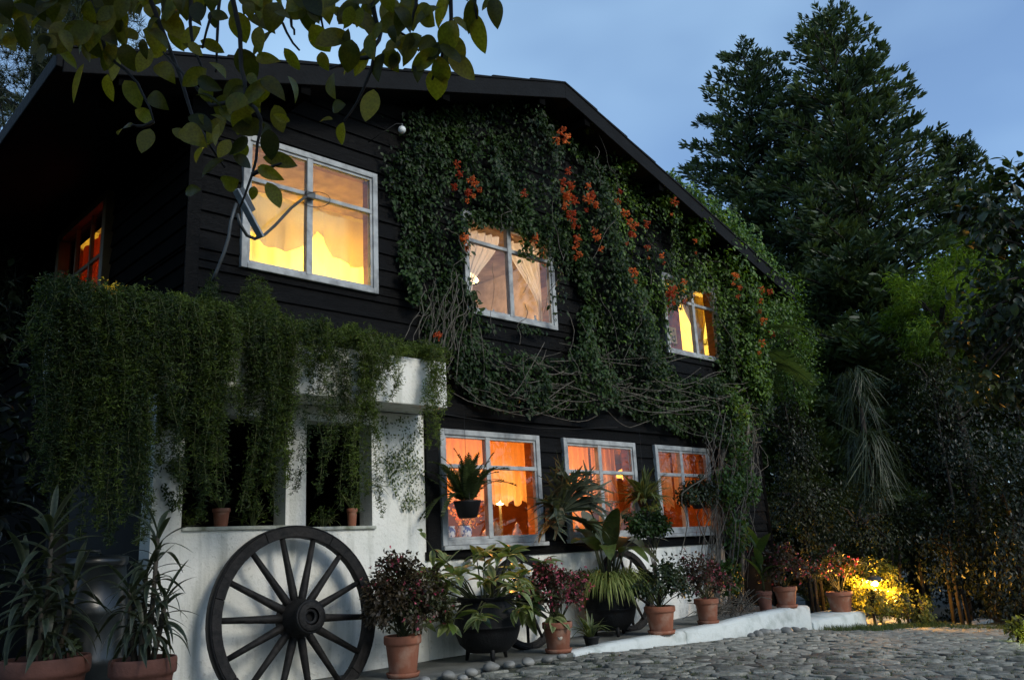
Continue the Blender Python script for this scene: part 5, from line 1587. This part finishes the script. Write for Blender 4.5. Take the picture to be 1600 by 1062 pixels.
# broadleaved trees and shrubs
m_bl = LEAF('dark_broad_leaf', (.010, .020, .010), (.050, .080, .025), .3, rough=.4, spec=.45)
m_bl_obj = LEAF('large_dark_leaf', (.012, .022, .012), (.055, .085, .035), .3, rough=.4, obj=True, spec=.5)
m_feather = LEAF('light_feathery_leaf', (.06, .12, .014), (.17, .27, .03), .4, rough=.5)
m_shrub = LEAF('shrub_leaf', (.006, .011, .005), (.030, .042, .012), .25, rough=.42, spec=.45)
m_shrub2 = LEAF('olive_shrub_leaf', (.010, .016, .005), (.046, .058, .014), .25, rough=.45)
def broadleaf(name, label, base, trunk, crowns, n, size, mat, width=.55, T=T_OVATE, clumps=60, spread=.33, var0=.3, cat='tree', group=None, droop=.4):
    t = thing(name, label, cat, tuple(base), group=group)
    if trunk:
        MB().tube(trunk[0], trunk[1], 8).build('trunk', m_bark, t)
    limbs = MB(); tot = sum(c[1][0]*c[1][2] for c in crowns)
    allK = []
    for (c, rad) in crowns:
        c = np.array(c, float); rad = np.array(rad, float); m = int(n*rad[0]*rad[2]/tot); kc = max(10, int(clumps*rad[0]*rad[2]/tot))
        dirs = rdir(kc); K = c+dirs*rad*(rng.random((kc, 1))**.38)
        idx = rng.integers(0, kc, m); P = K[idx]+rdir(m)*(rng.random((m, 1))**.5)*rad.mean()*spread
        out = _unit((P-c)/rad)
        D = out*.6+rng.normal(size=(m, 3))*.6; D[:, 2] -= droop
        N = np.array([0, 0, 1.])+.5*out+rng.normal(size=(m, 3))*.4
        kv = rng.normal(size=kc)*.15
        cloud('foliage', P, D, N, size*rng.uniform(.6, 1.25, m), width, T, mat, t, var0+kv[idx]+.12*out[:, 2]+rng.normal(size=m)*.12)
        st = Vector(trunk[0][-1]) if trunk else Vector((0, 0, 0))
        for k in K[:14]:
            e = Vector(k); limbs.tube([st, st.lerp(e, .5)+Vector((0, 0, .1)), e], [.035, .022, .008], 4, False)
        allK.append(K)
    limbs.build('limbs', m_bark, t, kind='stuff')
    return t, np.concatenate(allK)
def crown_px(px, py, wpx, hpx, dist):
    p = at(px, py, dist); s = dist/FOC
    return p, (wpx*s/2, wpx*s/2*.8, hpx*s/2)

# dark large-leaved tree reaching in over the planting
p, rad = crown_px(1605, 440, 190, 330, 9.5)
base = np.array([p[0]+1.2, p[1]-.8, GZ])
t, K = broadleaf('broadleaf_tree', 'large-leaved dark tree reaching over the planting bed before the firs', base, ([(0, 0, 0), (-.2, .1, 1.6), (-.7, .4, p[2]-GZ)], [.14, .11, .06]),
                 [(p-base, rad), (at(1570, 330, 9.3)-base, (.55, .5, .45)), (at(1560, 600, 9.6)-base, (.6, .5, .35)), (at(1530, 500, 10)-base, (.5, .5, .4))], 2600, .13, m_bl, clumps=70, spread=.4)
BL = [blade_mesh('leaf', 1, .26, d, 7, .2, 'ovate', .1) for d in (.3, .6, .9)]
for k in range(170):
    q = K[random.randrange(len(K))]+rng.normal(size=3)*.16
    an = random.uniform(0, 6.283); el = random.uniform(-.7, .4)
    link_m('leaf', BL[k % 3], m_bl_obj, t, aim(q, (math.cos(an)*math.cos(el), math.sin(an)*math.cos(el), math.sin(el)), s=random.uniform(.10, .17), roll=random.uniform(-.5, .5)))
# light feathery tree
p, rad = crown_px(1470, 510, 165, 200, 15.5); base = np.array([p[0], p[1], GZ])
broadleaf('feathery_tree', 'bright yellow-green feathery tree between the firs and the large-leaved tree', base, ([(0, 0, 0), (.1, 0, (p[2]-GZ)*.6), (0, 0, p[2]-GZ)], [.14, .1, .05]),
          [(p-base, rad), (at(1440, 480, 15.5)-base, (.75, .7, .7)), (at(1500, 450, 16)-base, (.7, .7, .7))], 15000, .11, m_feather, .16, T_KITE, 90, .30, .45, droop=.2)
p, rad = crown_px(1540, 430, 150, 200, 18); base = np.array([p[0], p[1], GZ])
broadleaf('feathery_tree', 'paler feathery tree half hidden behind the large-leaved tree', base, ([(0, 0, 0), (0, 0, p[2]-GZ)], [.14, .05]), [(p-base, rad)], 8000, .13, m_feather, .2, T_KITE, 50, .32, .3)

def shrub(label, px, py, w, h, dist, n, size, mat, width=.5, clumps=50, group='shrubs of the planting bed', var0=.28, T=T_FOLD):
    p, rad = crown_px(px, py, w, h, dist)
    base = np.array([p[0], p[1], GZ])
    return broadleaf('shrub', label, base, ([(0, 0, 0), (.05, 0, (p[2]-GZ)*.5), (0, 0, p[2]-GZ)], [.035, .03, .015]), [(p-base, rad)], n, size, mat, width, T, clumps, .34, var0, 'shrub', group)
shrub('broad dark shrub with small glossy leaves behind the ponytail plant', 1490, 680, 280, 260, 15.5, 9000, .075, m_shrub, clumps=110)
shrub('olive shrub with twiggy top right under the feathery tree', 1455, 600, 150, 110, 15.0, 4000, .06, m_shrub2, .35, 60, var0=.4)
shrub('rounded olive shrub behind the kerb end and canna pot', 1255, 790, 150, 150, 13.5, 4600, .06, m_shrub2, clumps=60)
shrub('dark shrub standing directly over the garden lamp', 1340, 820, 170, 130, 13.7, 5000, .06, m_shrub2, .45, 60)
shrub('tall dark shrub closing the bed beyond the cobbles', 1590, 830, 200, 300, 13.0, 6500, .08, m_shrub, clumps=80)
shrub('dark shrub between garden lamp and the tall closing shrub', 1470, 850, 150, 150, 13.5, 4500, .07, m_shrub, clumps=60)
shrub('low leafy shrub beside the dusky begonia on the kerb end', 1276, 905, 70, 70, 14.3, 2200, .055, m_shrub2, clumps=34, var0=.35)
shrub('dark shrub at the house corner under the fern fronds', 1235, 690, 110, 160, 14.0, 3800, .06, m_shrub, clumps=50)
shrub('deep green shrub in the dark gap behind the small fir', 1330, 700, 200, 240, 17.5, 6000, .09, m_shrub, clumps=80)
shrub('wide shrub filling the shade under the feathery tree', 1420, 760, 300, 220, 18.5, 7500, .10, m_shrub, clumps=90)
shrub('leafy shrub with drooping sprays at the gable corner', 1232, 540, 85, 250, 14.5, 5200, .06, m_vine_b, .5, 60, var0=.22)
shrub('dark shrub far behind the tall closing shrub', 1590, 650, 220, 260, 16.5, 5500, .09, m_shrub, clumps=70)

# ponytail plant: stacked fountains of thin arching leaves
m_pony = LEAF('thin_ponytail_leaf', (.016, .028, .014), (.055, .075, .036), .25, rough=.45)
p0 = at(1378, 590, 14.0); p1 = at(1378, 860, 14.0); b0 = np.array([p1[0], p1[1], GZ])
t = thing('ponytail_plant', 'tall ponytail plant with long thin leaves hanging from its stem', 'plant', tuple(b0))
hh = p0[2]-GZ
MB().tube([(0, 0, 0), (.04, 0, hh*.5), (0, 0, hh)], [.10, .06, .035], 8).build('trunk', m_bark, t)
for (zf, n, L) in ((1.0, 150, .62), (.90, 120, .7), (.74, 190, .85), (.66, 150, .95), (.52, 170, .8)):
    a = rng.uniform(0, 6.283, n); e = rng.uniform(.55, 1.5, n)
    D = np.column_stack([np.cos(a)*np.cos(e), np.sin(a)*np.cos(e), np.sin(e)]); L1 = rng.uniform(.06, .32, n); P = np.tile([0, 0, hh*zf], (n, 1))+D*.03
    quad = (np.array([(0, -.5, 0), (0, .5, 0), (1, .5, 0), (1, -.5, 0)], float), [(0, 1, 2, 3)])
    cloud('leaves', P, D, np.tile([0, 0, 1.], (n, 1))+.2*rdir(n), L1*1.02, .045, quad, m_pony, t, rng.random(n))
    D2 = D.copy(); D2[:, 2] = .05; D2 = _unit(D2)
    T_HANG = (np.array([(0, -.5, 0), (0, .5, 0), (.10, .5, -.03), (.10, -.5, -.03), (.20, .5, -.25), (.20, -.5, -.25), (.26, .45, -.65), (.26, -.45, -.65), (.27, 0, -1.0)], float), [(0, 1, 2, 3), (3, 2, 4, 5), (5, 4, 6, 7), (7, 6, 8)])
    cloud('leaves', P+D*L1[:, None], D2, np.tile([0, 0, 1.], (n, 1))+.38*rng.normal(size=(n, 3)), rng.uniform(.35, 1.25, n)*L, .014, T_HANG, m_pony, t, rng.random(n))

# tree fern fronds by the house corner
m_tfern = LEAF('pale_tree_fern', (.04, .07, .035), (.075, .115, .055), .3, rough=.5, obj=True)
p = at(1172, 575, 13.4); b0 = np.array([p[0], p[1], GZ])
t = thing('tree_fern', 'tree fern with broad pale fronds drooping beside the house corner', 'plant', tuple(b0))
MB().tube([(0, 0, 0), (0, .05, (p[2]-GZ)*.6), (0, 0, p[2]-GZ)], [.07, .06, .05], 8).build('trunk', m_core, t)
TF = [frond_mesh(50+i, 1, .24, 40, d, rr) for i, (d, rr) in enumerate(((.75, .35), (.95, .35), (.55, .4)))]
for k, (an, sc) in enumerate(((-.65, 1.2), (-.35, 1.3), (-1.1, 1.1), (.1, 1.2), (.9, 1.1), (1.8, .9), (-.9, 1.0), (2.7, .7))):
    link_m('frond', TF[k % 3], m_tfern, t, aim((0, 0, p[2]-GZ+.25*(k % 3)), (math.cos(an), math.sin(an), .10), s=sc))

# lit bush, garden lamp --------------------------------------------------------------
lp = at(1368, 912, 12.8)
lt = thing('garden_lamp', 'glowing garden lamp on short post among the bushes beyond the kerb', 'lamp', (lp[0], lp[1], GZ))
hl = lp[2]-GZ
MB().tube([(0, 0, 0), (0, 0, hl-.10)], .022, 8).build('post', m_pipe, lt)
MB().lathe([(.05, -.10), (.06, -.085), (.05, -.07)], 14, c=(0, 0, hl)).build('collar', m_pipe, lt)
MB().ball((0, 0, hl), .048, 14, 10).build('globe', GLOW('garden_lamp_globe', (1.0, .50, .08), 16), lt)
ld = bpy.data.lights.new('garden_lamp_light', 'POINT'); ld.energy = 230; ld.color = (1.0, .46, .075); ld.shadow_soft_size = .05
lo = bpy.data.objects.new('lamp_light', ld); COL.objects.link(lo); lo.parent = lt; 
_dv = (CAM-lp); _dv[2] = 0; _dv /= np.linalg.norm(_dv)
lo.location = (_dv[0]*.07, _dv[1]*.07, hl)
MB().lathe([(.13, .055), (.09, .10), (.03, .13), (.028, .12), (.085, .09), (.12, .055)], 18, c=(0, 0, hl), cap=False).build('hood', m_pipe, lt)
MB().tube([(-.07, .03, hl-.08), (-.075, .04, hl+.07)], .006, 5).build('hood_stay', m_pipe, lt)
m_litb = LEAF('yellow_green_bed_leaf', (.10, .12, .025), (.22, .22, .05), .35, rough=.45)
def bedbush(label, px, py, w, h, dist, n, size):
    p, rad = crown_px(px, py, w, h, dist); base = np.array([p[0], p[1], GZ])
    broadleaf('bed_bush', label, base, ([(0, 0, 0), (0, 0, p[2]-GZ)], [.03, .015]), [(p-base, rad)], n, size, m_litb, .5, T_OVATE, 26, .4, .4, 'shrub')
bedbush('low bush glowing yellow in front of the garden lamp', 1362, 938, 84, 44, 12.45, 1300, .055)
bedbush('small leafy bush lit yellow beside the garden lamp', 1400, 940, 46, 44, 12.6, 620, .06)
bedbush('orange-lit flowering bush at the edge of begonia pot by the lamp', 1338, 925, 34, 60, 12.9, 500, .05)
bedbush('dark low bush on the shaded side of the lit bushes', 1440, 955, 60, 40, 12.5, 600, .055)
# slender stems behind the lamp that catch its light
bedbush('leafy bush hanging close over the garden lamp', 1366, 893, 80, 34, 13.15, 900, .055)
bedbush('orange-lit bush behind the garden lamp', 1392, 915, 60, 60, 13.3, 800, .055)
for k, (px, d) in enumerate(((1392, 13.45), (1402, 13.4), (1412, 13.3), (1497, 13.0), (1508, 13.1), (1445, 13.5))):
    p = at(px, 930, d)
    o = MB().tube([(0, 0, 0), (random.uniform(-.05, .05), .03, .9), (random.uniform(-.15, .15), 0, 1.25), (random.uniform(-.2, .2), 0, 1.5)], [.035, .03, .024, .012], 8).build('stem', m_bark, None, loc=(p[0], p[1], GZ))
    o.name = 'sapling'
    tag(o, 'slender bare sapling stem catching orange light behind the garden lamp' if k < 3 else 'slender sapling stem in the dark bed beyond the cobbles', 'sapling', 'sapling stems behind the garden lamp' if k < 3 else 'sapling stems in the dark bed')
# second small lamp at the end of the bed, lighting the grass round it
lp = at(1612, 968, 9.0)
lt = thing('garden_lamp', 'low garden lamp lighting grass at the bed corner past the cobbles', 'lamp', (lp[0], lp[1], GZ+.1))
MB().tube([(0, 0, 0), (0, 0, .22)], .02, 8).build('post', m_pipe, lt)
MB().ball((0, 0, .26), .045, 12, 8).build('globe', GLOW('low_lamp_globe', (.8, .85, .3), 12), lt)
ld = bpy.data.lights.new('low_lamp_light', 'POINT'); ld.energy = 9; ld.color = (.85, 1.0, .35); ld.shadow_soft_size = .05
lo = bpy.data.objects.new('lamp_light', ld); COL.objects.link(lo); lo.parent = lt; lo.location = (0, 0, .38)
bedbush('low grassy bush lit green at the bed corner', 1598, 990, 50, 50, 9.0, 500, .06)

# yard trees behind the viewer that show in the panes; first added as porch shade
for k, (x, y, h, r_, lab) in enumerate(((-1.0, -11.0, 9.6, 2.7, 'broad dark unseen tree added across the yard to shade the porch'), (-5.5, -14.0, 8.0, 3.0, 'rounded dark tree across the yard opposite the house corner'), (12.5, -19, 5.5, 2.4, 'lower dark tree across the yard opposite the gable'))):
    base = np.array([x, y, GZ])
    broadleaf('yard_tree', lab, base, ([(0, 0, 0), (.1, 0, h*.35), (0, 0, h*.6)], [.25, .2, .1]), [((0, 0, h*.62), (r_, r_, h*.4))], 4000, .34, m_bl, .55, T_FOLD, 80, .33, .3)

# unseen hedge added beside the house to block sky light and darken its wall
for k, (x, y, h, r_) in enumerate(((-3.6, 2.6, 5.6, 1.3), (-3.9, 5.2, 6.4, 1.5), (-4.4, .2, 5.0, 1.2))):
    base = np.array([x, y, GZ])
    broadleaf('added_hedge_shrub', ('tall black-green hedge shrub added to darken the side wall', 'tallest added hedge shrub behind the others, blocking sky light', 'added hedge shrub blocking sky light level with the end of the ledge')[k], base, ([(0, 0, 0), (0, 0, h*.6)], [.1, .05]), [((0, 0, h*.5), (r_, r_, h*.55))], 4200, .15, m_shrub, .55, T_FOLD, 60, .36, .12, 'shrub', 'added hedge shrubs at the side of the house')

base = np.array([-1.55, 1.0, GZ])  # extra shrub put in to blacken the corner behind the ledge end
broadleaf('added_hedge_shrub', 'black-green shrub added to blacken the gap behind the dark end of ledge', base, ([(0, 0, 0), (0, 0, 2.2)], [.08, .04]), [((0, 0, 2.2), (.72, .9, 1.9))], 4200, .11, m_shrub, .55, T_OVATE, 60, .36, .08, 'shrub', 'added hedge shrubs at the side of the house')
shrub('broad dark shrub past the low lamp at the bed corner', 1730, 800, 240, 330, 13.0, 5000, .09, m_shrub, clumps=60)
shrub('tall dark shrub where the bed turns round the yard', 1930, 780, 300, 400, 12.5, 5000, .10, m_shrub, clumps=60)
shrub('low dark shrub in the gap under the bed shrubs', 1510, 925, 150, 110, 15.0, 2600, .08, m_shrub, clumps=44)
shrub('low dark shrub behind the lit bed corner', 1590, 935, 110, 120, 14.6, 2200, .08, m_shrub, clumps=40)
random.seed(105); rng = np.random.default_rng(105)
# ------------------------------------------------------------------ the bough that hangs in at the top, close by
m_near = LEAF('olive_bough_leaf', (.020, .026, .006), (.15, .155, .018), .55, rough=.42, obj=True, tcol=(1.7, 1.6, .45))
m_twig = M('dark_twig', (.022, .019, .016), (.012, .010, .009), rough=.8)
NL = [blade_mesh('leaf', 1, w, d, 9, f, 'ovate', rr, wv) for w, d, f, rr, wv in ((.30, .12, .12, .04, .0), (.26, .35, .25, .1, .012), (.32, .6, .15, .15, .0), (.28, -.15, .1, 0, .01), (.24, .25, .42, .05, .0), (.30, .8, .3, .3, .015), (.21, .4, .5, .1, .02))]
tb = np.array([-5.6, -3.6, GZ])
tree = thing('overhanging_tree', 'tree with oval olive leaves hanging in close over the roof', 'tree', tuple(tb))
crown = at(40, -260, 3.4)
MB().tube([(0, 0, 0), (.1, 0, 1.6), (.35, -.2, 3.2), tuple(crown-tb)], [.17, .14, .11, .07], 10).build('trunk', m_bark, tree)
def tw(pts, r0, r1, name='twig'):
    q = [Vector(at(x, y, d)-tb) for x, y, d in pts]
    k = len(q)
    # a little crookedness between the given points
    out = []
    for i in range(k-1):
        for f in (0, .33, .66):
            p = q[i].lerp(q[i+1], f); nv = mnoise.noise_vector((i*1.7+f*2.1, pts[0][0]*.1, .5)); out.append(p+Vector(nv)*.012*(0 if f == 0 else 1))
    out.append(q[-1]); n = len(out)
    MB().tube(out, [r0+(r1-r0)*i/(n-1) for i in range(n)], 6).build(name, m_twig, tree)
tw([(40, -260, 3.4), (150, -150, 3.2), (330, -90, 3.0), (560, -60, 2.9), (760, -40, 2.8)], .035, .012, 'bough')
TW = [[(300, -90, 3.0), (298, 0, 3.0), (299, 54, 3.0), (313, 99, 3.0), (319, 127, 3.0)], [(345, -90, 2.95), (339, 0, 2.95), (316, 76, 2.95)], [(350, -90, 3.05), (343, 0, 3.05), (339, 68, 3.05), (337, 113, 3.05)],
      [(370, -90, 2.9), (364, 0, 2.9), (376, 79, 2.9), (384, 152, 2.85), (406, 183, 2.8), (408, 200, 2.8), (394, 273, 2.8), (374, 325, 2.8)], [(400, -85, 3), (406, 14, 3.0), (442, 37, 3.0), (468, 79, 3.0)],
      [(575, -60, 2.8), (584, 17, 2.8), (595, 51, 2.8), (584, 88, 2.75), (567, 141, 2.75), (538, 189, 2.75)], [(590, -60, 2.9), (598, 6, 2.9), (620, 48, 2.9), (655, 80, 2.9)], [(655, -55, 2.7), (650, 10, 2.7), (640, 50, 2.7)],
      [(584, 88, 2.75), (545, 95, 2.75), (515, 108, 2.75)], [(700, -45, 2.7), (705, 30, 2.7), (690, 90, 2.7), (675, 125, 2.7)], [(740, -40, 2.7), (745, 30, 2.7)], [(150, -150, 3.2), (140, 0, 3.2), (165, 80, 3.2), (215, 130, 3.15), (240, 190, 3.1)],
      [(240, -110, 3.1), (235, 0, 3.1), (270, 90, 3.1), (300, 180, 3.05), (330, 230, 3.0), (352, 262, 3.0)], [(443, -70, 2.9), (450, 0, 2.9), (455, 35, 2.9), (460, 55, 2.9)], [(500, -60, 3.0), (500, 0, 3.0), (505, 45, 3.0)], [(240, 190, 3.1), (215, 197, 3.1), (205, 197, 3.1)], [(384, 152, 2.85), (330, 165, 2.9), (290, 120, 3.0), (255, 82, 3.1)],
      [(40, -260, 3.4), (30, -60, 3.4), (70, 40, 3.35), (150, 60, 3.3)], [(394, 273, 2.8), (420, 262, 2.8), (440, 255, 2.8)]]
for k, w in enumerate(TW): tw(w, .008 if k not in (3, 5, 11, 12) else .010, .0035)
def leaf(px, py, L, ang, d, tilt=None, roll=None):
    """base-to-tip direction given in the picture; the blade is tipped towards or away from the viewer"""
    a = math.radians(ang)
    dr = _r*math.cos(a)-_u*math.sin(a)
    tl = random.uniform(-.5, .5) if tilt is None else tilt
    dr = dr+_f*tl
    p = at(px-math.cos(a)*L*.5, py-math.sin(a)*L*.5, d)
    up = -_f+.35*_u+rng.normal(size=3)*.25
    s = L*d/FOC*math.sqrt(1+tl*tl)
    link_m('leaf', random.choice(NL), m_near, tree, aim(p-tb, dr, up=up, s=s, roll=random.uniform(-.55, .55) if roll is None else roll))
# leaves that stand clear: x, y, length, direction, depth
for (x, y, L, an, d) in ((188, 197, 42, 182, 3.1), (231, 222, 46, 100, 3.05), (207, 146, 52, 58, 3.15), (167, 137, 46, 95, 3.2), (262, 115, 48, 40, 3.1), (295, 297, 44, 178, 3.0), (579, 168, 62, 100, 2.75), (524, 166, 36, 172, 2.75), (532, 208, 38, 105, 2.75), (507, 186, 28, 185, 2.75),
                       (518, 136, 48, 97, 2.8), (722, 104, 62, 42, 2.7), (682, 132, 62, 100, 2.7), (455, 91, 42, 55, 3.0), (549, 103, 44, 140, 2.8), (506, 97, 36, 75, 2.75), (437, 250, 58, 8, 2.8), (424, 272, 52, 28, 2.8), (428, 305, 50, 62, 2.8), (396, 303, 26, 95, 2.8), (311, 22, 42, 80, 3.0),
                       (300, 72, 44, 190, 3.0), (330, 70, 40, 20, 3.0), (335, 205, 60, 130, 2.95), (310, 230, 55, 160, 2.95), (330, 262, 52, 150, 2.9), (352, 285, 48, 170, 2.9), (283, 210, 36, 30, 3.0), (225, 180, 36, 30, 3.1), (375, 190, 55, 110, 2.85), (400, 150, 58, 130, 2.85), (430, 140, 60, 40, 2.85), (460, 137, 46, 60, 2.85),
                       (385, 100, 60, 60, 2.9), (410, 70, 55, 120, 2.95), (412, 40, 60, 30, 2.95), (375, 42, 56, 70, 2.95), (420, 95, 46, 10, 2.9), (750, 52, 64, 82, 2.7), (772, 12, 60, 60, 2.7), (735, 25, 60, 95, 2.7), (700, 60, 66, 110, 2.65), (660, 92, 66, 150, 2.65), (640, 80, 62, 100, 2.7), (625, 70, 58, 60, 2.75), (612, 95, 50, 70, 2.75),
                       (590, 105, 52, 110, 2.75), (565, 85, 56, 140, 2.8), (540, 70, 56, 100, 2.8), (520, 65, 60, 150, 2.85), (500, 60, 56, 60, 2.9), (480, 25, 60, 110, 2.9), (460, 20, 46, 170, 2.9), (510, 15, 60, 60, 2.9), (545, 20, 60, 120, 2.85), (575, 40, 58, 60, 2.8), (610, 25, 60, 100, 2.8), (640, 20, 62, 80, 2.75), (670, 30, 60, 50, 2.7), (690, 15, 62, 120, 2.7),
                       (705, 90, 56, 60, 2.65), (690, 110, 50, 80, 2.65), (655, 110, 46, 100, 2.7), (150, 75, 52, 200, 3.2), (120, 130, 70, 110, 3.2), (100, 60, 60, 80, 3.3), (240, 60, 56, 90, 3.1), (270, 40, 60, 60, 3.1), (200, 90, 50, 70, 3.15), (225, 95, 48, 120, 3.1), (250, 160, 44, 40, 3.1), (180, 50, 56, 110, 3.2), (290, 10, 50, 70, 3.0), (410, 15, 50, 40, 2.95), (440, 185, 30, 200, 2.85)):
    leaf(x, y, L*.92, an, d)
# the thick of the bough
for k in range(165):
    u = random.random()
    if u < .45: x, y, d = random.uniform(330, 780), random.uniform(-60, 45), random.uniform(2.6, 3.0)
    elif u < .75: x, y, d = random.uniform(60, 330), random.uniform(-60, 90), random.uniform(3.0, 3.35)
    elif u < .9: x, y, d = random.gauss(370, 40), random.gauss(150, 55), random.uniform(2.75, 3.0)
    else: x, y, d = random.gauss(630, 45), random.gauss(70, 22), random.uniform(2.6, 2.8)
    leaf(x, y, random.uniform(28, 54), random.uniform(10, 170), d)
for k in range(95):
    leaf(random.uniform(-20, 320), random.uniform(-70, 105)*random.uniform(.5, 1), random.uniform(34, 60), random.uniform(20, 160), random.uniform(3.0, 3.5))
# the rest of its crown overhead and to the side
n = 2600
c0 = at(-120, -420, 3.6)-tb
P = c0+rdir(n)*(rng.random((n, 1))**.4)*np.array([2.3, 2.0, 1.0])
_v = (P+tb)-CAM; _z = _v@_f
_px = 800+FOC*(_v@_r)/np.maximum(_z, .01); _py = 531-FOC*(_v@_u)/np.maximum(_z, .01)
keep = ~((_z > 0) & (_px > -60) & (_px < 1660) & (_py > -70))
keep &= np.linalg.norm(_v, axis=1) > 1.2
P = P[keep]; n = len(P)
cloud('foliage', P, np.column_stack([rng.normal(size=n), rng.normal(size=n), -.6+rng.normal(size=n)*.5]), np.tile([0, 0, 1.], (n, 1))+.5*rdir(n), rng.uniform(.09, .14, n), .6, T_OVATE, LEAF('olive_crown_leaf', (.03, .036, .008), (.085, .095, .016), .45), tree)
